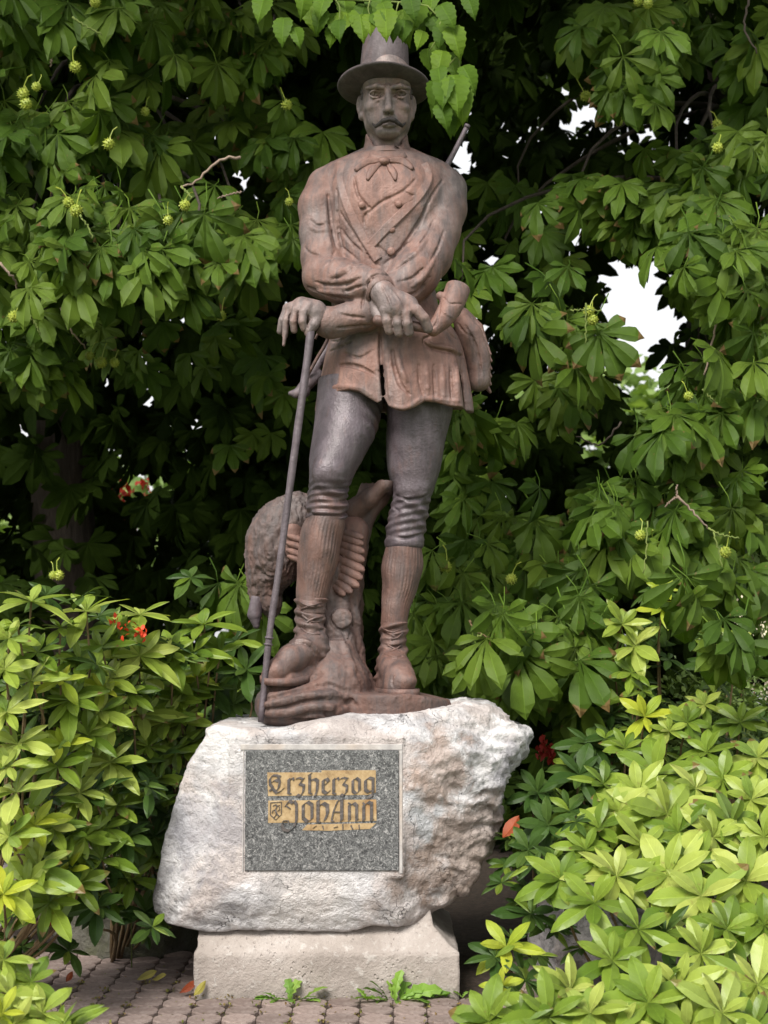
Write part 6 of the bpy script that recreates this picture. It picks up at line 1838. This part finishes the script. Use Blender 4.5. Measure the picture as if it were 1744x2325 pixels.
# flowering grass stem
gs = empty('flowering_grass', (float(T(1690, 1700, .6)[0]), .6, 0), 'thin grass stalk with pale seed heads at the right edge', 'grass stalk')
tubes('stalk', [(bez([T(1686, 1760, .6), T(1690, 1620, .6), T(1684, 1500, .6), T(1680, 1400, .6)], 10), np.linspace(.004, .002, 10), 5)], M['greentwig'], gs)
tubes('stalk', [(bez([T(1688, 1680, .6), T(1706, 1640, .6), T(1718, 1600, .6)], 8), np.linspace(.003, .002, 8), 5)], M['greentwig'], gs)
M['seed'] = simple('seed_head', (0.55, 0.50, 0.36), 0.8)
SEED = [(v, quads_np(f), u) for v, f, u in (blade(ELLI_LO, 0.016, 0.010, .2, .2, 0, 0, 0, s) for s in range(2))]
its = []
for (cx, cy, sx_, sy_, n) in ((1682, 1405, 8, 22, 26), (1715, 1432, 26, 8, 26), (1735, 1428, 12, 10, 16), (1700, 1520, 22, 16, 40), (1730, 1550, 20, 16, 30)):
    for q in range(n):
        its.append((rr.randrange(2), euler_m(rr.uniform(-2, 2), rr.uniform(-2, 2), rr.uniform(0, 6)), T(rr.gauss(cx, sx_), rr.gauss(cy, sy_), .6 + rr.uniform(-.03, .03)), rr.random()))
merge('seed_heads', SEED, its, M['seed'], gs)

# ================================================================ far background seen through the gaps
def far_tree(x, y, h, w, label, seed, n=3800):
    e = empty('far_tree', (x, y, 0), label, 'tree')
    rr = random.Random(seed)
    tubes('trunk', [([(x, y, -0.1), (x + .1, y, h * .35), (x, y, h * .7)], [.22, .17, .08], 8)], M['bark'], e)
    BLD = [(v, quads_np(f), u) for v, f, u in (blade(ELLI_LO, 0.34, 0.20, .2, .3, 0, 0, 0, s) for s in range(3))]
    clumps = [np.array([x + rr.gauss(0, w * .3), y + rr.gauss(0, w * .25), h * (.25 + .62 * rr.random() ** .8)]) for i in range(26)]
    its = []
    for q in range(n):
        c = clumps[rr.randrange(26)]
        p = c + np.array([rr.gauss(0, w * .11), rr.gauss(0, w * .11), rr.gauss(0, h * .06)])
        if p[2] < .2: continue
        its.append((rr.randrange(3), euler_m(rr.uniform(-1, 1), rr.uniform(-1, 1), rr.uniform(0, 6.28)), p, rr.random()))
    merge('crown', BLD, its, M['far_leaf'], e)
far_tree(4.4, 20.0, 7.0, 4.5, 'light green tree seen far off through the right gap in the chestnut crown', 41)
far_tree(9.0, 24.0, 6.6, 6.0, 'distant light green tree beyond the right chestnut, nearest the photo edge', 42, 2500)
far_tree(-1.0, 23.0, 5.6, 6.0, 'distant tree straight behind the statue, glimpsed between leaves', 43, 2500)
far_tree(-6.5, 21.0, 5.8, 6.0, 'distant light green tree glimpsed behind the left chestnut', 44, 2500)

# white slatted bench, a corner of which shows at the right edge
M['white'] = simple('white_paint', (0.78, 0.78, 0.76), 0.5)
wb_ = empty('white_bench', (float(T(1738, 1590, 3.2)[0]), 3.2, 0.0), 'white slatted garden bench, only a corner showing at the right photo edge', 'bench')
def boxg(name, a, b, mat, parent, bev=0.004):
    a = np.array(a, float); b = np.array(b, float)
    c = [(x, y, z) for z in (a[2], b[2]) for y in (a[1], b[1]) for x in (a[0], b[0])]
    F = [(0, 2, 3, 1), (4, 5, 7, 6), (0, 1, 5, 4), (2, 6, 7, 3), (0, 4, 6, 2), (1, 3, 7, 5)]
    o = part(name, np.array(c), F, mat, parent, False)
    md = o.modifiers.new('bevel', 'BEVEL'); md.width = bev; md.segments = 2
    return o
bx0 = T(1708, 1590, 3.2)[0]
for py in (1572, 1583, 1594):
    z = T(1720, py, 3.2)[2]
    boxg('slat', (bx0, 3.19, z - .010), (bx0 + 1.5, 3.22, z + .007), M['white'], wb_)
for xx in (bx0 + .12, bx0 + 1.38):
    boxg('leg', (xx, 3.22, 0), (xx + .06, 3.27, T(1720, 1568, 3.2)[2]), M['white'], wb_)
for i in range(4): boxg('slat', (bx0, 2.78 + i * .10, .43), (bx0 + 1.5, 2.86 + i * .10, .455), M['white'], wb_)
for xx in (bx0 + .12, bx0 + 1.38): boxg('leg', (xx, 2.80, 0), (xx + .06, 2.85, .43), M['white'], wb_)

# red blossoms far behind the crown, and a few in the shade on the right
M['red'] = simple('orange_red_petal', (0.60, 0.055, 0.015), 0.6)
M['blossom'] = simple('red_blossom', (0.60, 0.05, 0.02), 0.6)
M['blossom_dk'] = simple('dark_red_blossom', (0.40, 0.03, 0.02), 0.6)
def petals(name, spots, y, mat, label, size=0.03, r=4):
    e = empty(name, tuple(T(spots[0][0], spots[0][1], y)), label, 'flowers')
    P = [(v, quads_np(f), u) for v, f, u in (blade(ELLI_LO, size, size * .7, .3, .5, 0, 0, 0, s) for s in range(3))]
    its = []
    for x, yy, n in spots:
        c = T(x, yy, y)
        for q in range(n): its.append((rr.randrange(3), euler_m(rr.uniform(-2, 2), rr.uniform(-2, 2), rr.uniform(0, 6)), c + np.array([rr.gauss(0, size * .5), rr.gauss(0, size * .5), rr.gauss(0, size * .5)]), rr.random()))
        if (x, yy, n) == spots[0]: tubes('stalk', [([c, c + np.array([0.0, 0.35, -0.25]), np.array([c[0], c[1] + .5, 0.0])], .003, 4)], M['greentwig'], e)
    merge('blossoms', P, its, mat, e)
petals('red_flowers', [(247, 1118, 24), (278, 1115, 20), (325, 1105, 14), (338, 1136, 10), (282, 1192, 22), (318, 1008, 8), (308, 1226, 12), (260, 1258, 8)], 8.5, M['blossom'], 'red flowers glimpsed far behind the left chestnut leaves', 0.09)
petals('orange_red_flower', [(264, 1414, 7), (276, 1424, 7), (312, 1432, 7), (326, 1438, 6)], -0.44, M['red'], 'orange-red flower showing between the top leaf rosettes of the left bushes', 0.026)
petals('dark_red_flowers', [(1240, 1690, 22), (1250, 1716, 22), (1232, 1706, 14)], 0.9, M['blossom_dk'], 'dark red blossoms in shade between the boulder and the right bushes', 0.03)

# ================================================================ small things on the ground
def flat_leaf(name, px, py, size, mat, label, cat, ang=0.0, lift=0.012, y=None, curl=.8, group=None):
    d = np.array([(px - 872.0) / FOC, cP - (1162.5 - py) / FOC * sP, sP + (1162.5 - py) / FOC * cP])
    if y is None:
        t = (0.018 - CAM[2]) / d[2]; c = CAM + d * t
    else: c = T(px, py, y)
    v, f, u = blade(ELLI, size, size * .5, .3, -curl, 0, .4, .04, int(px))
    me = mesh_np(name, v, f, True, mat, u)
    o = link(name, me, None, tuple(c + np.array([0, 0, lift])))
    o.rotation_euler = (radians(25), radians(-15), radians(ang))
    return props(o, label, cat, group)
M['yleaf'] = leaf_mat('fallen_yellow_leaf', [(0.30, 0.26, 0.05), (0.40, 0.34, 0.07)], 0.6, .2, 8)
M['rleaf'] = leaf_mat('fallen_red_leaf', [(0.24, 0.045, 0.012), (0.32, 0.07, 0.018)], 0.6, .15, 8, sat_trans=(1.4, .8, .5))
flat_leaf('fallen_leaf', 310, 2232, .085, M['yleaf'], 'yellow-green fallen leaf on the pavers, farthest left', 'leaf', 10, curl=.3)
flat_leaf('fallen_leaf', 345, 2232, .07, M['yleaf'], 'yellow-green fallen leaf pointing right on the pavers, left of the plinth', 'leaf', -20, curl=.3)
flat_leaf('fallen_leaf', 408, 2262, .07, M['rleaf'], 'curled dark red fallen leaf by the left corner of the plinth', 'leaf', 30)
flat_leaf('fallen_leaf', 440, 2268, .06, M['yleaf'], 'pale yellow fallen leaf against the left corner of the plinth', 'leaf', 60, curl=1.2)
flat_leaf('fallen_leaf', 150, 2236, .05, M['rleaf'], 'small red fallen leaf near the back of the pavement', 'leaf', 80)
flat_leaf('withered_leaf', 1142, 1908, .12, M['rleaf'], 'orange-red withered leaf hanging beside the right edge of the boulder', 'leaf', 60, y=-0.30)
flat_leaf('withered_leaf', 112, 2112, .08, M['rleaf'], 'small red withered leaf hanging under the left bush', 'leaf', 95, y=-0.3)
# crumbs and moss tufts in the joints of the pavers
MS = [(v, quads_np(f), u) for v, f, u in (blade(ELLI_LO, 0.016, 0.009, .3, .5, 0, 0, 0, s) for s in range(3))]
M['moss'] = leaf_mat('joint_moss', [(0.10, 0.12, 0.02), (0.22, 0.22, 0.04), (0.20, 0.09, 0.04), (0.30, 0.28, 0.07)], 0.8, .1, 4)
its = []
i0 = int((-1.7 - px0) / PIT)
for i in range(0, 22):
    for j in range(0, 32):
        x = px0 + i * PIT; y = py0 + j * PIT + 0.02
        if y < -2.2 or y > 0.2 or (-0.70 < x < 0.53 and y > -0.44) or rr.random() < .35: continue
        for q in range(rr.randint(3, 12)):
            its.append((rr.randrange(3), euler_m(rr.uniform(-.6, .6), rr.uniform(-1.3, .2), rr.uniform(0, 6.28)), np.array([x + rr.gauss(0, .014), y + rr.gauss(0, .014), 0.010 + rr.uniform(0, .006)]), rr.random()))
for q in range(700):
    x = rr.uniform(-1.7, 0.9); y = rr.uniform(-1.6, 0.1)
    if -0.70 < x < 0.54 and y > -0.455: y = rr.gauss(-0.50, 0.03)
    its.append((rr.randrange(3), euler_m(rr.uniform(-.5, .5), rr.uniform(-.5, .5), rr.uniform(0, 6.28)) * rr.uniform(.3, 1.0), np.array([x, y, 0.017]), rr.random()))
moss = merge('joint_moss', MS, its, M['moss'], None); moss['category'] = 'moss'; moss['label'] = 'tiny moss tufts and crumbs growing in the joints between the round pavers'
# weeds at the foot of the plinth
def weed(px, py, leaves, label, y=-0.52):
    d0 = T(px, py, y); e = empty('weed', (float(d0[0]), y, 0.005), label, 'weed')
    PR = [(0, .12), (.12, .5), (.22, .35), (.36, .8), (.46, .55), (.62, 1.0), (.72, .75), (.88, .7), (1.0, .05)]
    for k, (dx, ang, el, L) in enumerate(leaves):
        L = L * rr.uniform(.62, .85)
        v, f, u = blade(PR, L, L * .40, .2, .5, .1, 0.2, .03, k)
        me = mesh_np('leaf', v, f, True, M['weed'], u)
        o = link('leaf', me, e, (dx, rr.uniform(-.03, .02), 0.012)); o.rotation_euler = (rr.uniform(-.6, .6), radians(-el), radians(ang + rr.uniform(-12, 12)))
    return e
weed(620, 2290, [(0, 180, 18, .11), (.0, 200, 12, .10), (.02, 150, 30, .09), (.06, 190, 20, .08), (.06, 60, 55, .13), (.07, 110, 60, .12), (.10, 10, 25, .11), (.10, -20, 15, .10), (.12, 25, 35, .14), (.05, -60, 10, .08), (.13, -10, 12, .09), (.02, 240, 12, .07)], 'smaller dandelion-like weed at the foot of the plinth, left of the bigger one')
weed(880, 2285, [(0, 170, 35, .15), (0, 150, 50, .17), (.02, 110, 60, .16), (.0, 195, 22, .15), (.03, 80, 68, .17), (.05, 60, 55, .15), (-.05, 185, 12, .13), (.05, 20, 30, .17), (.06, 8, 22, .23), (.09, 14, 18, .30), (.06, -15, 12, .15), (.0, 230, 10, .12), (.03, -70, 8, .10), (-.04, 200, 25, .14), (.12, -30, 8, .10), (.18, 5, 20, .12), (-.08, 120, 40, .09)], 'bigger jagged-leaved weed spreading along the foot of the plinth, right of centre')
weed(1050, 2295, [(0, 150, 40, .06), (0, 40, 40, .06), (.01, -30, 30, .06)], 'tiny weed at the right corner of the plinth', -0.5)
